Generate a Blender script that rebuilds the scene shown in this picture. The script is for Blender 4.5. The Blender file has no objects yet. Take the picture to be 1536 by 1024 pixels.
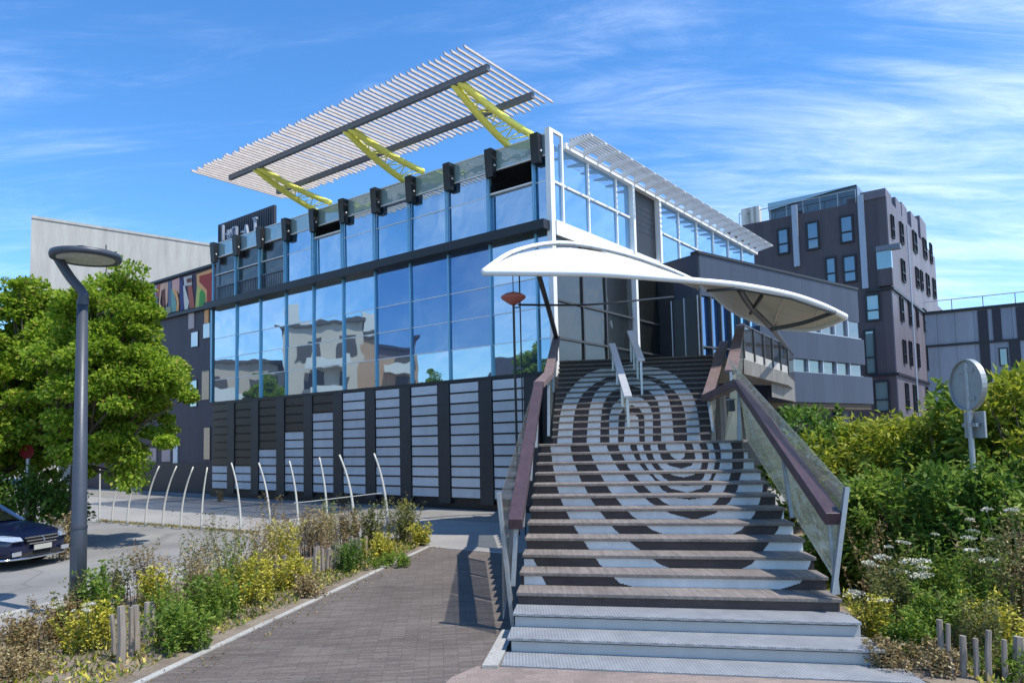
import bpy, math, random
import numpy as np
from mathutils import Vector, Matrix
V = Vector
random.seed(7); RNG = np.random.default_rng(7)
sc = bpy.context.scene; COL = sc.collection
# ------------------------------------------------------------------ camera model (fitted to the photograph)
FPX, PITCH, ROLL, CY, EYE = 1088.3, .070878, .0231038, 583.03, 2.2534
FW = V((0, math.cos(PITCH), math.sin(PITCH))); UP0 = V((0, -math.sin(PITCH), math.cos(PITCH))); RT0 = V((1, 0, 0))
RT = RT0*math.cos(ROLL) - UP0*math.sin(ROLL); UP = RT0*math.sin(ROLL) + UP0*math.cos(ROLL)
CAM = V((0, 0, EYE))
def ray(x, y): return FW + RT*((x-768)/FPX) - UP*((y-CY)/FPX)
def at_z(x, y, z=0.): d = ray(x, y); return CAM + d*((z-EYE)/d.z)
def at_Y(x, y, Y): d = ray(x, y); return CAM + d*(Y/d.y)
def on_plane(x, y, P, n): d = ray(x, y); return CAM + d*((P-CAM).dot(n)/d.dot(n))
cd = bpy.data.cameras.new('camera'); cam = bpy.data.objects.new('camera', cd); COL.objects.link(cam); sc.camera = cam
cd.sensor_fit = 'HORIZONTAL'; cd.sensor_width = 36; cd.lens = 36*FPX/1536; cd.shift_y = (CY-512)/1536
cd.clip_end = 3000; cd.clip_start = .1
cam.matrix_world = Matrix(((RT.x, UP.x, -FW.x, 0), (RT.y, UP.y, -FW.y, 0), (RT.z, UP.z, -FW.z, EYE), (0, 0, 0, 1)))
sc.view_settings.view_transform = 'Standard'; sc.view_settings.look = 'None'; sc.view_settings.exposure = 0.62
# ------------------------------------------------------------------ materials
def newmat(name):
    m = bpy.data.materials.new(name); m.use_nodes = True; nt = m.node_tree
    return m, nt, nt.nodes, nt.links, nt.nodes['Principled BSDF']
def rgb(c): return (c[0], c[1], c[2], 1)
def ramp(N, stops):
    r = N.new('ShaderNodeValToRGB'); e = r.color_ramp.elements
    while len(e) < len(stops): e.new(.5)
    for k, (p, c) in enumerate(stops): e[k].position = p; e[k].color = rgb(c)
    return r
def coords(N, L, scale=(1, 1, 1), rot=(0, 0, 0)):
    t = N.new('ShaderNodeTexCoord'); mp = N.new('ShaderNodeMapping'); mp.inputs['Scale'].default_value = scale; mp.inputs['Rotation'].default_value = rot
    L.new(t.outputs['Object'], mp.inputs['Vector']); return mp.outputs['Vector']
def noise(N, L, vec, s, detail=4, rough=.6, dist=0):
    n = N.new('ShaderNodeTexNoise'); n.inputs['Scale'].default_value = s; n.inputs['Detail'].default_value = detail
    n.inputs['Roughness'].default_value = rough; n.inputs['Distortion'].default_value = dist
    if vec is not None: L.new(vec, n.inputs['Vector'])
    return n.outputs['Fac']
def mixc(N, L, a, b, fac, mode='MIX'):
    m = N.new('ShaderNodeMix'); m.data_type = 'RGBA'; m.blend_type = mode
    for s, x in ((m.inputs[0], fac), (m.inputs[6], a), (m.inputs[7], b)):
        if isinstance(x, (int, float)): s.default_value = x
        elif isinstance(x, tuple): s.default_value = rgb(x)
        else: L.new(x, s)
    return m.outputs[2]
def bump(N, L, h, B, st=.3, d=.02):
    b = N.new('ShaderNodeBump'); b.inputs['Strength'].default_value = st; b.inputs['Distance'].default_value = d
    L.new(h, b.inputs['Height']); L.new(b.outputs['Normal'], B.inputs['Normal'])
def plain(name, c, rough=.6, metal=0, var=.15, s=6, scale=(1, 1, 1), bst=0.08, spec=.4):
    """paint / metal / concrete: base colour with mottling and a little roughness change"""
    m, nt, N, L, B = newmat(name); v = coords(N, L, scale)
    n1 = noise(N, L, v, s, 6, .65); n2 = noise(N, L, v, s*7.3, 3)
    r = ramp(N, [(.25, tuple(x*(1-var) for x in c)), (.75, tuple(min(1, x*(1+var)) for x in c))]); L.new(n1, r.inputs[0])
    L.new(mixc(N, L, r.outputs[0], tuple(x*.8 for x in c), .0 if var == 0 else .12), B.inputs['Base Color'])
    rr = N.new('ShaderNodeMapRange'); rr.inputs[3].default_value = max(.02, rough-.1); rr.inputs[4].default_value = min(1, rough+.1)
    L.new(n1, rr.inputs[0]); L.new(rr.outputs[0], B.inputs['Roughness']); B.inputs['Metallic'].default_value = metal
    B.inputs['Specular IOR Level'].default_value = spec
    if bst: bump(N, L, n2, B, bst, .01)
    return m
def streaky(name, c, c2, s=(.6, .6, .12), rough=.75, sc_=4):
    m, nt, N, L, B = newmat(name); v = coords(N, L, (s[0]*sc_, s[1]*sc_, s[2]*sc_)); n = noise(N, L, v, 1, 6, .7)
    r = ramp(N, [(.3, c2), (.7, c)]); L.new(n, r.inputs[0]); L.new(r.outputs[0], B.inputs['Base Color']); B.inputs['Roughness'].default_value = rough
    bump(N, L, n, B, .15, .01); return m
def glassy(name, body, tint, lo, hi, rough=.015, wav=.012, wscale=.35):
    """coated facade glass: mirror share grows with grazing angle over a dark body"""
    m, nt, N, L, B = newmat(name); B.inputs['Base Color'].default_value = rgb(body); B.inputs['Roughness'].default_value = .3
    g = N.new('ShaderNodeBsdfGlossy'); g.inputs['Color'].default_value = rgb(tint); g.inputs['Roughness'].default_value = rough
    lw = N.new('ShaderNodeLayerWeight'); lw.inputs['Blend'].default_value = .35
    mr = N.new('ShaderNodeMapRange'); mr.inputs[3].default_value = lo; mr.inputs[4].default_value = hi; L.new(lw.outputs['Facing'], mr.inputs[0])
    ms = N.new('ShaderNodeMixShader'); L.new(mr.outputs[0], ms.inputs[0]); L.new(B.outputs[0], ms.inputs[1]); L.new(g.outputs[0], ms.inputs[2])
    v = coords(N, L); n = noise(N, L, v, wscale, 2, .5)
    b = N.new('ShaderNodeBump'); b.inputs['Strength'].default_value = 1; b.inputs['Distance'].default_value = wav; L.new(n, b.inputs['Height']); L.new(b.outputs[0], g.inputs['Normal'])
    L.new(ms.outputs[0], N['Material Output'].inputs['Surface']); return m
def clear(name, tint, keep=.7, haze=(.5, .55, .5), hz=.12, pat=False):
    """see-through balustrade glass, optionally with wavy leaf shadows painted into it"""
    m, nt, N, L, B = newmat(name); B.inputs['Base Color'].default_value = rgb(haze); B.inputs['Roughness'].default_value = .35
    t = N.new('ShaderNodeBsdfTransparent'); t.inputs['Color'].default_value = rgb(tint)
    g = N.new('ShaderNodeBsdfGlossy'); g.inputs['Roughness'].default_value = .03
    fr = N.new('ShaderNodeFresnel'); fr.inputs['IOR'].default_value = 1.5
    tl = N.new('ShaderNodeBsdfTranslucent'); tl.inputs['Color'].default_value = rgb(haze); mt_ = N.new('ShaderNodeMixShader'); mt_.inputs[0].default_value = .5; L.new(B.outputs[0], mt_.inputs[1]); L.new(tl.outputs[0], mt_.inputs[2])
    m1 = N.new('ShaderNodeMixShader'); m1.inputs[0].default_value = hz; L.new(t.outputs[0], m1.inputs[1]); L.new(mt_.outputs[0], m1.inputs[2])
    if pat:
        v = coords(N, L, (1, 1, 1)); w = N.new('ShaderNodeTexWave'); w.inputs['Scale'].default_value = 3.2; w.inputs['Distortion'].default_value = 14; w.inputs['Detail'].default_value = 3
        w.bands_direction = 'Z'; L.new(v, w.inputs['Vector'])
        mr = N.new('ShaderNodeMapRange'); mr.inputs[3].default_value = hz*.7; mr.inputs[4].default_value = min(1, hz*1.25); L.new(w.outputs['Fac'], mr.inputs[0]); L.new(mr.outputs[0], m1.inputs[0])
    fm = N.new('ShaderNodeMath'); fm.operation = 'MULTIPLY'; fm.inputs[1].default_value = .4; L.new(fr.outputs[0], fm.inputs[0])
    m2 = N.new('ShaderNodeMixShader'); L.new(fm.outputs[0], m2.inputs[0]); L.new(m1.outputs[0], m2.inputs[1]); L.new(g.outputs[0], m2.inputs[2])
    L.new(m2.outputs[0], N['Material Output'].inputs['Surface']); return m
def leafmat(name, stops, trans=.35):
    m, nt, N, L, B = newmat(name); g = N.new('ShaderNodeNewGeometry'); r = ramp(N, stops); L.new(g.outputs['Random Per Island'], r.inputs[0])
    v = coords(N, L); n = noise(N, L, v, 1.3, 3)
    rr = ramp(N, [(.3, (.62, .66, .6)), (.7, (1.15, 1.1, 1.0))]); L.new(n, rr.inputs[0])
    c = mixc(N, L, r.outputs[0], rr.outputs[0], 1.0, 'MULTIPLY')
    L.new(c, B.inputs['Base Color']); B.inputs['Roughness'].default_value = .5; B.inputs['Specular IOR Level'].default_value = .3
    t = N.new('ShaderNodeBsdfTranslucent'); L.new(c, t.inputs['Color'])
    ms = N.new('ShaderNodeMixShader'); ms.inputs[0].default_value = trans; L.new(B.outputs[0], ms.inputs[1]); L.new(t.outputs[0], ms.inputs[2])
    L.new(ms.outputs[0], N['Material Output'].inputs['Surface']); return m
def groundmat(name, c1, c2, s=.6, fine=60, rough=.9, crack=False, spots=0.):
    m, nt, N, L, B = newmat(name); v = coords(N, L); n = noise(N, L, v, s, 6, .65); f = noise(N, L, v, fine, 3, .7)
    r = ramp(N, [(.3, c1), (.7, c2)]); L.new(n, r.inputs[0])
    r2 = ramp(N, [(.35, (.75, .75, .75)), (.65, (1.15, 1.15, 1.15))]); L.new(f, r2.inputs[0])
    c = mixc(N, L, r.outputs[0], r2.outputs[0], 1., 'MULTIPLY')
    if crack:
        vo = N.new('ShaderNodeTexVoronoi'); vo.feature = 'DISTANCE_TO_EDGE'; vo.inputs['Scale'].default_value = .35
        L.new(v, vo.inputs['Vector']); r3 = ramp(N, [(.0, (.6, .6, .6)), (.012, (1, 1, 1))]); L.new(vo.outputs['Distance'], r3.inputs[0]); c = mixc(N, L, c, r3.outputs[0], .7, 'MULTIPLY')
    L.new(c, B.inputs['Base Color']); B.inputs['Roughness'].default_value = rough; bump(N, L, f, B, .35, .01); return m
def brickmat(name, c1, c2, mortar, w=.22, h=.055, rot=0, rough=.85, off=.5):
    m, nt, N, L, B = newmat(name); v = coords(N, L, (1, 1, 1), (0, 0, rot)); b = N.new('ShaderNodeTexBrick'); L.new(v, b.inputs['Vector'])
    b.inputs['Scale'].default_value = 1; b.inputs['Brick Width'].default_value = w; b.inputs['Row Height'].default_value = h; b.inputs['Mortar Size'].default_value = .0035
    b.inputs['Color1'].default_value = rgb(c1); b.inputs['Color2'].default_value = rgb(c2); b.inputs['Mortar'].default_value = rgb(mortar); b.offset = off
    n = noise(N, L, v, .5, 6, .7); r = ramp(N, [(.25, (.60, .59, .58)), (.5, (1., 1., 1.)), (.78, (1.28, 1.25, 1.2))]); L.new(n, r.inputs[0])
    c = mixc(N, L, b.outputs['Color'], r.outputs[0], 1., 'MULTIPLY'); n2 = noise(N, L, v, 45, 3)
    r2 = ramp(N, [(.3, (.8, .8, .8)), (.7, (1.15, 1.15, 1.15))]); L.new(n2, r2.inputs[0]); c = mixc(N, L, c, r2.outputs[0], 1., 'MULTIPLY')
    L.new(c, B.inputs['Base Color']); B.inputs['Roughness'].default_value = rough; bump(N, L, b.outputs['Fac'], B, -.4, .006); return m
def woodmat(name, c1, c2, axis=0, rough=.6, rot=0):
    m, nt, N, L, B = newmat(name); s = [26, 26, 26]; s[axis] = 1.2; v = coords(N, L, tuple(s), (0, 0, rot)); n = noise(N, L, v, 1, 6, .7, .4)
    v2 = coords(N, L); n2 = noise(N, L, v2, 1.7, 5, .65)
    r = ramp(N, [(.25, c1), (.75, c2)]); L.new(n, r.inputs[0]); r2 = ramp(N, [(.3, (.75, .75, .75)), (.7, (1.2, 1.2, 1.2))]); L.new(n2, r2.inputs[0])
    L.new(mixc(N, L, r.outputs[0], r2.outputs[0], 1., 'MULTIPLY'), B.inputs['Base Color']); B.inputs['Roughness'].default_value = rough; bump(N, L, n, B, .3, .006); return m
def cladmat(name, c, c2, pitch=.6, rough=.45, rot=0., var=.12):
    """standing-seam / board cladding with a thin dark joint every `pitch` along the wall"""
    m, nt, N, L, B = newmat(name); v = coords(N, L, (1, 1, 1), (0, 0, rot)); sx = N.new('ShaderNodeSeparateXYZ'); L.new(v, sx.inputs[0])
    a = N.new('ShaderNodeMath'); a.operation = 'DIVIDE'; a.inputs[1].default_value = pitch; L.new(sx.outputs[0], a.inputs[0])
    fl = N.new('ShaderNodeMath'); fl.operation = 'FLOOR'; L.new(a.outputs[0], fl.inputs[0])
    wn = N.new('ShaderNodeTexWhiteNoise'); wn.noise_dimensions = '1D'; L.new(fl.outputs[0], wn.inputs['W'])
    fr = N.new('ShaderNodeMath'); fr.operation = 'FRACT'; L.new(a.outputs[0], fr.inputs[0])
    jr = ramp(N, [(.0, (.35, .35, .35)), (.05, (1, 1, 1))]); L.new(fr.outputs[0], jr.inputs[0])
    r = ramp(N, [(0, c), (1, c2)]); L.new(wn.outputs['Value'], r.inputs[0])
    v2 = coords(N, L, (1.5, 1.5, .25)); n = noise(N, L, v2, 1.2, 5, .65); r2 = ramp(N, [(.3, (1-var,)*3), (.7, (1+var,)*3)]); L.new(n, r2.inputs[0])
    cc = mixc(N, L, mixc(N, L, r.outputs[0], jr.outputs[0], 1., 'MULTIPLY'), r2.outputs[0], 1., 'MULTIPLY')
    L.new(cc, B.inputs['Base Color']); B.inputs['Roughness'].default_value = rough; bump(N, L, fr.outputs[0], B, .05, .01); return m
AZ = .917132; U0 = V((0, 0, 1))
M = {}
M['glass'] = glassy('facade_glass', (.02, .06, .11), (.56, .72, .84), .56, .92, wav=.013, wscale=.5)
M['glass_deep'] = glassy('deep_blue_glass', (.012, .035, .12), (.27, .42, .62), .42, .9)
M['glass_dark'] = glassy('dark_glass', (.010, .011, .010), (.42, .44, .44), .05, .42, wav=.05, wscale=.8)
M['glass_side'] = glassy('side_glass', (.02, .07, .14), (.45, .72, .98), .55, .9)
M['glass_par'] = glassy('parapet_glass', (.27, .39, .41), (.66, .76, .78), .14, .5, wav=.025, wscale=1.3)
M['glass_win'] = glassy('window_glass', (.03, .05, .07), (.7, .8, .85), .25, .8)
M['glass_ribbon'] = glassy('ribbon_window_glass', (.04, .05, .055), (.5, .56, .6), .12, .7)
M['glass_pale'] = glassy('pale_window_glass', (.16, .24, .24), (.8, .9, .9), .25, .8)
M['steel_blue'] = plain('blue_steel', (.20, .42, .55), .3, .45, .08, 1, bst=0)
M['black'] = plain('black_metal', (.018, .019, .022), .4, 0, .2)
M['charcoal'] = plain('charcoal_cladding', (.035, .037, .04), .45, 0, .25, 1.6, (1, 1, 1), .05)
M['blackpanel'] = streaky('black_panel', (.026, .026, .024), (.014, .014, .015), (1, 1, .4), .35, 1.5)
m, nt, N, L, B = newmat('white_panel'); g_ = N.new('ShaderNodeNewGeometry'); r = ramp(N, [(0, (.47, .495, .52)), (1, (.61, .63, .655))]); L.new(g_.outputs['Random Per Island'], r.inputs[0])
v = coords(N, L, (1, 1, .6)); n_ = noise(N, L, v, 1.1, 6, .7, .6); r2 = ramp(N, [(.3, (.86, .86, .86)), (.7, (1.05, 1.05, 1.05))]); L.new(n_, r2.inputs[0]); L.new(mixc(N, L, r.outputs[0], r2.outputs[0], 1., 'MULTIPLY'), B.inputs['Base Color']); B.inputs['Roughness'].default_value = .28; M['whitepanel'] = m
M['white'] = plain('white_paint', (.80, .80, .78), .4, 0, .06, 3, bst=.02)
M['membrane'] = streaky('membrane', (.64, .61, .54), (.54, .51, .45), (.5, .9, .5), .7, 1.6)
M['steel'] = plain('galvanised_steel', (.36, .38, .39), .4, .6, .2, 9)
M['steel_l'] = plain('brushed_steel', (.62, .63, .63), .35, .5, .1, 5)
M['steel_dark'] = plain('dark_steel', (.07, .075, .08), .45, .2, .2)
M['yellow'] = plain('yellow_paint', (.88, .86, .17), .45, 0, .12, 4)
M['slat'] = plain('weathered_slat', (.40, .36, .33), .6, 0, .22, 5, (1, 1, 1))
M['beamgrey'] = plain('grey_beam', (.16, .18, .21), .5, .1, .12)
M['concrete'] = streaky('board_concrete', (.46, .45, .41), (.33, .32, .29), (1, 1, .14), .85, 2.2)
M['concrete_d'] = streaky('stained_concrete', (.22, .21, .19), (.12, .115, .10), (1, 1, .2), .85, 3)
M['wing'] = cladmat('blue_grey_cladding', (.028, .040, .068), (.035, .048, .079), .85, .55, -(math.pi/2-math.radians(48)))
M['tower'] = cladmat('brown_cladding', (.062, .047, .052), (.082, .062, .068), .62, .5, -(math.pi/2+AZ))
M['tower_lit'] = cladmat('sunlit_brown_cladding', (.125, .110, .128), (.175, .152, .172), 1.9, .5, -AZ+0)  # tower cladding again, sunlight on the right face put into its colour
M['towerdark'] = plain('dark_frame', (.02, .02, .024), .4)
M['pipe'] = plain('grey_pipe', (.36, .40, .46), .4, .2, .1)
M['stripe_l'] = cladmat('pale_grey_panel', (.20, .23, .28), (.27, .30, .35), 1.3, .45, -(math.pi/2+AZ))
M['stripe_d'] = plain('dark_panel', (.028, .027, .036), .5)
M['mauve'] = streaky('purple_cladding', (.075, .062, .085), (.05, .042, .055), (1, 1, .2), .6, 1.4)
M['pinkish'] = plain('pink_panel', (.52, .40, .38), .6, 0, .1, 1)
M['wood_tread'] = woodmat('weathered_tread', (.095, .078, .068), (.27, .235, .205), 1, .7)
M['riser_d'] = woodmat('brown_riser', (.035, .024, .022), (.075, .052, .046), 0, .6)
m, nt, N, L, B = newmat('white_riser_paint'); v = coords(N, L); n_ = noise(N, L, v, 3.5, 7, .7); n2_ = noise(N, L, coords(N, L, (1, 1, 2.5)), 26, 5, .75)
r = ramp(N, [(.3, (.56, .55, .53)), (.65, (.75, .735, .71))]); L.new(n_, r.inputs[0]); ch_ = ramp(N, [(.66, (0, 0, 0)), (.70, (1, 1, 1))]); L.new(n2_, ch_.inputs[0])
L.new(mixc(N, L, r.outputs[0], (.16, .12, .105), ch_.outputs[0]), B.inputs['Base Color']); B.inputs['Roughness'].default_value = .5; M['riser_w'] = m
M['rail'] = woodmat('purple_brown_rail', (.040, .023, .027), (.085, .050, .056), 1, .45)
M['rail_grey'] = woodmat('grey_brown_rail', (.10, .066, .062), (.21, .15, .138), 1, .6)
M['balglass'] = clear('balustrade_glass', (.92, .95, .92), .7, (.66, .68, .58), .15)
M['leaf_shadow'] = clear('leaf_shadow_glass', (.93, .95, .91), .7, (.66, .66, .54), .30, True)  # wavy bands paint leaf shadows into the patterned glass
M['meshpanel'] = clear('perforated_panel', (.95, .95, .93), .7, (.46, .43, .38), .16)
M['darkmesh'] = clear('dark_mesh', (.7, .7, .68), .5, (.12, .12, .12), .66)
M['frost'] = clear('pale_panel', (.85, .88, .83), .5, (.66, .66, .57), .5)
M['checker'] = None
M['lamp'] = plain('lamp_grey', (.052, .062, .08), .42, .1, .1, 5, bst=.03)
M['lens'] = plain('lamp_lens', (.55, .57, .52), .25)
M['post'] = plain('pale_post', (.56, .55, .50), .5, 0, .1)
M['signback'] = plain('sign_back', (.34, .36, .36), .45, .3, .12)
M['stake'] = woodmat('grey_stake', (.16, .13, .105), (.34, .29, .24), 2, .85)
M['bark'] = plain('bark', (.10, .075, .055), .9, 0, .35, 9, (1, 1, .3), .5)
M['stem_dry'] = plain('dry_stem', (.20, .14, .09), .9, 0, .3)
M['stem_green'] = plain('green_stem', (.10, .14, .04), .8, 0, .3)
M['flower'] = plain('flower_white', (.55, .53, .42), .8, 0, .15, 20)
M['flower_y'] = plain('flower_yellow', (.72, .66, .18), .8, 0, .15, 20)
M['red'] = plain('red_paint', (.20, .008, .014), .4)
M['saucer'] = plain('saucer_red', (.40, .12, .09), .5)
M['carpaint'] = plain('car_paint', (.006, .012, .045), .10, .2, .05, 3, bst=0, spec=.8)
M['carglass'] = glassy('car_glass', (.01, .012, .014), (.9, .95, 1), .12, .8, wav=0)
M['chrome'] = plain('chrome', (.75, .76, .78), .12, 1, .05)
M['headlight'] = glassy('headlight', (.35, .38, .42), (1, 1, 1), .3, .8, wav=.01, wscale=18)
M['rubber'] = plain('rubber', (.015, .015, .015), .8)
M['plate'] = plain('plate', (.42, .42, .36), .5)
M['ground'] = groundmat('plaza_concrete', (.25, .24, .225), (.33, .32, .30), .35, 40, .9, True)
M['asphalt'] = groundmat('asphalt', (.165, .16, .15), (.27, .265, .25), .45, 90, .9, True)
M['paving'] = groundmat('grey_paving', (.19, .18, .165), (.25, .24, .22), .8, 50, .9)
M['kerb'] = groundmat('kerb_stone', (.30, .29, .265), (.44, .43, .39), 1.5, 50, .85)
M['path'] = brickmat('dark_brick_paving', (.105, .084, .070), (.162, .136, .116), (.045, .04, .036), .30, .042, -.1)
M['redbrick'] = brickmat('red_brick_paving', (.21, .165, .14), (.27, .21, .18), (.2, .16, .13), .22, .11, -.1)
M['soil'] = groundmat('dry_soil', (.13, .10, .07), (.26, .215, .16), 2.5, 35, .95)
M['apt_a'] = plain('apartment_beige', (.52, .42, .32), .8, 0, .08, .5)
M['apt_w'] = plain('apartment_white', (.70, .67, .60), .8, 0, .06, .5)
M['apt_b'] = plain('apartment_cream', (.60, .51, .40), .8, 0, .08, .5)
M['apt_c'] = plain('apartment_tan', (.46, .30, .20), .8, 0, .08, .5)
M['apt_d'] = plain('apartment_dark', (.10, .085, .08), .7, 0, .1, .5)
m, nt, N, L, B = newmat('tread_plate')   # metal step plate with raised lozenges
v = coords(N, L, (1, 1, 1), (0, 0, .78)); ck = N.new('ShaderNodeTexChecker'); ck.inputs['Scale'].default_value = 42; L.new(v, ck.inputs['Vector'])
nn = noise(N, L, coords(N, L), 3, 5, .7); r = ramp(N, [(.3, (.25, .26, .27)), (.7, (.37, .38, .39))]); L.new(nn, r.inputs[0])
L.new(mixc(N, L, r.outputs[0], mixc(N, L, (.72, .72, .72), (1.1, 1.1, 1.1), ck.outputs['Fac']), 1., 'MULTIPLY'), B.inputs['Base Color'])
B.inputs['Roughness'].default_value = .5; B.inputs['Metallic'].default_value = .25; bump(N, L, ck.outputs['Fac'], B, .3, .004); M['checker'] = m
M['leaf_tree'] = leafmat('tree_leaf', [(0, (.10, .20, .014)), (.4, (.25, .40, .03)), (.85, (.43, .57, .06)), (.97, (.58, .62, .12)), (1, (.45, .22, .08))], .58)
M['leaf_dark'] = leafmat('dark_leaf', [(0, (.055, .13, .02)), (.6, (.13, .25, .038)), (1, (.27, .39, .075))], .48)
M['leaf_green'] = leafmat('green_leaf', [(0, (.09, .18, .026)), (.5, (.21, .34, .045)), (1, (.42, .51, .10))], .5)
M['leaf_sumac'] = leafmat('yellow_green_leaf', [(0, (.15, .22, .016)), (.5, (.31, .37, .03)), (1, (.54, .53, .08))], .5)
M['leaf_yellow'] = leafmat('yellow_leaf', [(0, (.27, .29, .025)), (.5, (.58, .52, .045)), (1, (.74, .64, .15))], .25)
M['leaf_olive'] = leafmat('olive_leaf', [(0, (.09, .12, .035)), (.5, (.20, .22, .065)), (1, (.38, .36, .15))])
M['leaf_dry'] = leafmat('dry_leaf', [(0, (.18, .11, .05)), (.5, (.36, .27, .13)), (1, (.58, .48, .28))], .2)
M['leaf_rust'] = leafmat('rusty_leaf', [(0, (.16, .09, .04)), (.5, (.29, .20, .09)), (1, (.38, .33, .14))], .2)
# ------------------------------------------------------------------ mesh helpers
def org(o):
    p = V((0, 0, 0))
    while o is not None: p = p + o.location; o = o.parent
    return p
class MB:
    def __init__(s, fr=None): s.v = []; s.f = []; s.m = []; s.fr = fr
    def add(s, vs, fs, mi=0):
        b = len(s.v); s.v += [V(p) for p in vs]
        for f in fs: s.f.append([b+i for i in f]); s.m.append(mi)
    def quad(s, a, b, c, d, mi=0): s.add([a, b, c, d], [(0, 1, 2, 3)], mi)
    def box(s, x, y, z, mi=0, fr=None):
        fr = fr or s.fr or (lambda a, b, c: V((a, b, c)))
        P = [fr(a, b, c) for c in z for b in y for a in x]
        s.add(P, [(0, 2, 3, 1), (4, 5, 7, 6), (0, 1, 5, 4), (2, 6, 7, 3), (0, 4, 6, 2), (1, 3, 7, 5)], mi)
    def bar(s, p, q, w, h, mi=0, up=V((0, 0, 1))):
        p = V(p); q = V(q); d = (q-p).normalized(); sd = d.cross(up)
        if sd.length < 1e-4: sd = d.cross(V((1, 0, 0)))
        sd.normalize(); u = sd.cross(d); a = sd*(w/2); b = u*(h/2)
        s.add([p-a-b, p+a-b, p+a+b, p-a+b, q-a-b, q+a-b, q+a+b, q-a+b], [(0, 1, 2, 3), (7, 6, 5, 4), (0, 4, 5, 1), (1, 5, 6, 2), (2, 6, 7, 3), (3, 7, 4, 0)], mi)
    def tube(s, pts, r, n=8, mi=0, cap=True):
        pts = [V(p) for p in pts]; rs = r if isinstance(r, (list, tuple)) else [r]*len(pts); b = len(s.v); ref = None
        for i, p in enumerate(pts):
            d = (pts[min(i+1, len(pts)-1)]-pts[max(i-1, 0)]).normalized()
            if ref is None: ref = d.orthogonal().normalized()
            a = (ref-d*ref.dot(d)).normalized(); ref = a; c = d.cross(a)
            for k in range(n): t = 2*math.pi*k/n; s.v.append(p+(a*math.cos(t)+c*math.sin(t))*rs[i])
        for i in range(len(pts)-1):
            for k in range(n):
                k2 = (k+1) % n; s.f.append([b+i*n+k, b+i*n+k2, b+(i+1)*n+k2, b+(i+1)*n+k]); s.m.append(mi)
        if cap:
            s.f.append([b+k for k in range(n)][::-1]); s.m.append(mi); e = b+(len(pts)-1)*n; s.f.append([e+k for k in range(n)]); s.m.append(mi)
    def lathe(s, prof, c, n=24, mi=0):
        c = V(c); b = len(s.v)
        for r, z in prof:
            for k in range(n): t = 2*math.pi*k/n; s.v.append(c+V((r*math.cos(t), r*math.sin(t), z)))
        for i in range(len(prof)-1):
            for k in range(n): k2 = (k+1) % n; s.f.append([b+i*n+k, b+i*n+k2, b+(i+1)*n+k2, b+(i+1)*n+k]); s.m.append(mi)
    def prism(s, pts, off, mi=0):
        """closed slab: polygon pts pushed by vector off"""
        n = len(pts); pts = [V(p) for p in pts]; off = V(off); s.add(pts+[p+off for p in pts], [tuple(range(n))[::-1], tuple(range(n, 2*n))]+[(i, (i+1) % n, n+(i+1) % n, n+i) for i in range(n)], mi)
    def build(s, name, mats, parent=None, smooth=False, bevel=0):
        o = org(parent) if parent else V((0, 0, 0)); me = bpy.data.meshes.new(name)
        me.from_pydata([tuple(p-o) for p in s.v], [], s.f)
        for mt in (mats if isinstance(mats, (list, tuple)) else [mats]): me.materials.append(M[mt] if isinstance(mt, str) else mt)
        me.polygons.foreach_set('material_index', s.m)
        if smooth: me.polygons.foreach_set('use_smooth', [True]*len(s.f))
        ob = bpy.data.objects.new(name, me); COL.objects.link(ob)
        if parent: ob.parent = parent
        if bevel: b = ob.modifiers.new('edge', 'BEVEL'); b.width = bevel; b.segments = 2; b.limit_method = 'ANGLE'
        return ob
def tag(o, label=None, cat=None, group=None, kind=None):
    if label: o['label'] = label
    if cat: o['category'] = cat
    if group: o['group'] = group
    if kind: o['kind'] = kind
    return o
def thing(name, label, cat, loc=(0, 0, 0), group=None):
    o = bpy.data.objects.new(name, None); COL.objects.link(o); o.location = loc; return tag(o, label, cat, group)
def np_mesh(name, verts, faces, mats, parent=None, midx=None, smooth=False):
    o = np.array(org(parent)) if parent else np.zeros(3); me = bpy.data.meshes.new(name); nv, nf = len(verts), len(faces); k = faces.shape[1]
    me.vertices.add(nv); me.vertices.foreach_set('co', (verts-o).astype(np.float32).ravel()); me.loops.add(nf*k); me.loops.foreach_set('vertex_index', faces.astype(np.int32).ravel())
    me.polygons.add(nf); me.polygons.foreach_set('loop_start', (np.arange(nf)*k).astype(np.int32)); me.polygons.foreach_set('loop_total', np.full(nf, k, np.int32))
    for mt in mats: me.materials.append(M[mt])
    if midx is not None: me.polygons.foreach_set('material_index', midx.astype(np.int32))
    me.update(calc_edges=True); me.validate(); ob = bpy.data.objects.new(name, me); COL.objects.link(ob)
    if parent: ob.parent = parent
    return ob
def unit(a): return a/np.maximum(np.linalg.norm(a, axis=1, keepdims=True), 1e-6)
def leafquads(P, D, size, width=.45, droop=0., fold=.12):
    """P (n,3) leaf bases, D (n,3) leaf directions -> folded lozenges"""
    n = len(P); D = unit(D); D[:, 2] -= droop; D = unit(D); S = unit(np.cross(D, RNG.normal(size=(n, 3)))); Nn = np.cross(S, D); Ls = size*RNG.uniform(.65, 1.3, (n, 1))
    m_ = P+D*Ls*.45; v = np.stack([P, m_+S*Ls*width/2+Nn*Ls*fold, P+D*Ls, m_-S*Ls*width/2+Nn*Ls*fold], 1).reshape(-1, 3)
    return v, np.arange(n*4).reshape(-1, 4)
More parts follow.
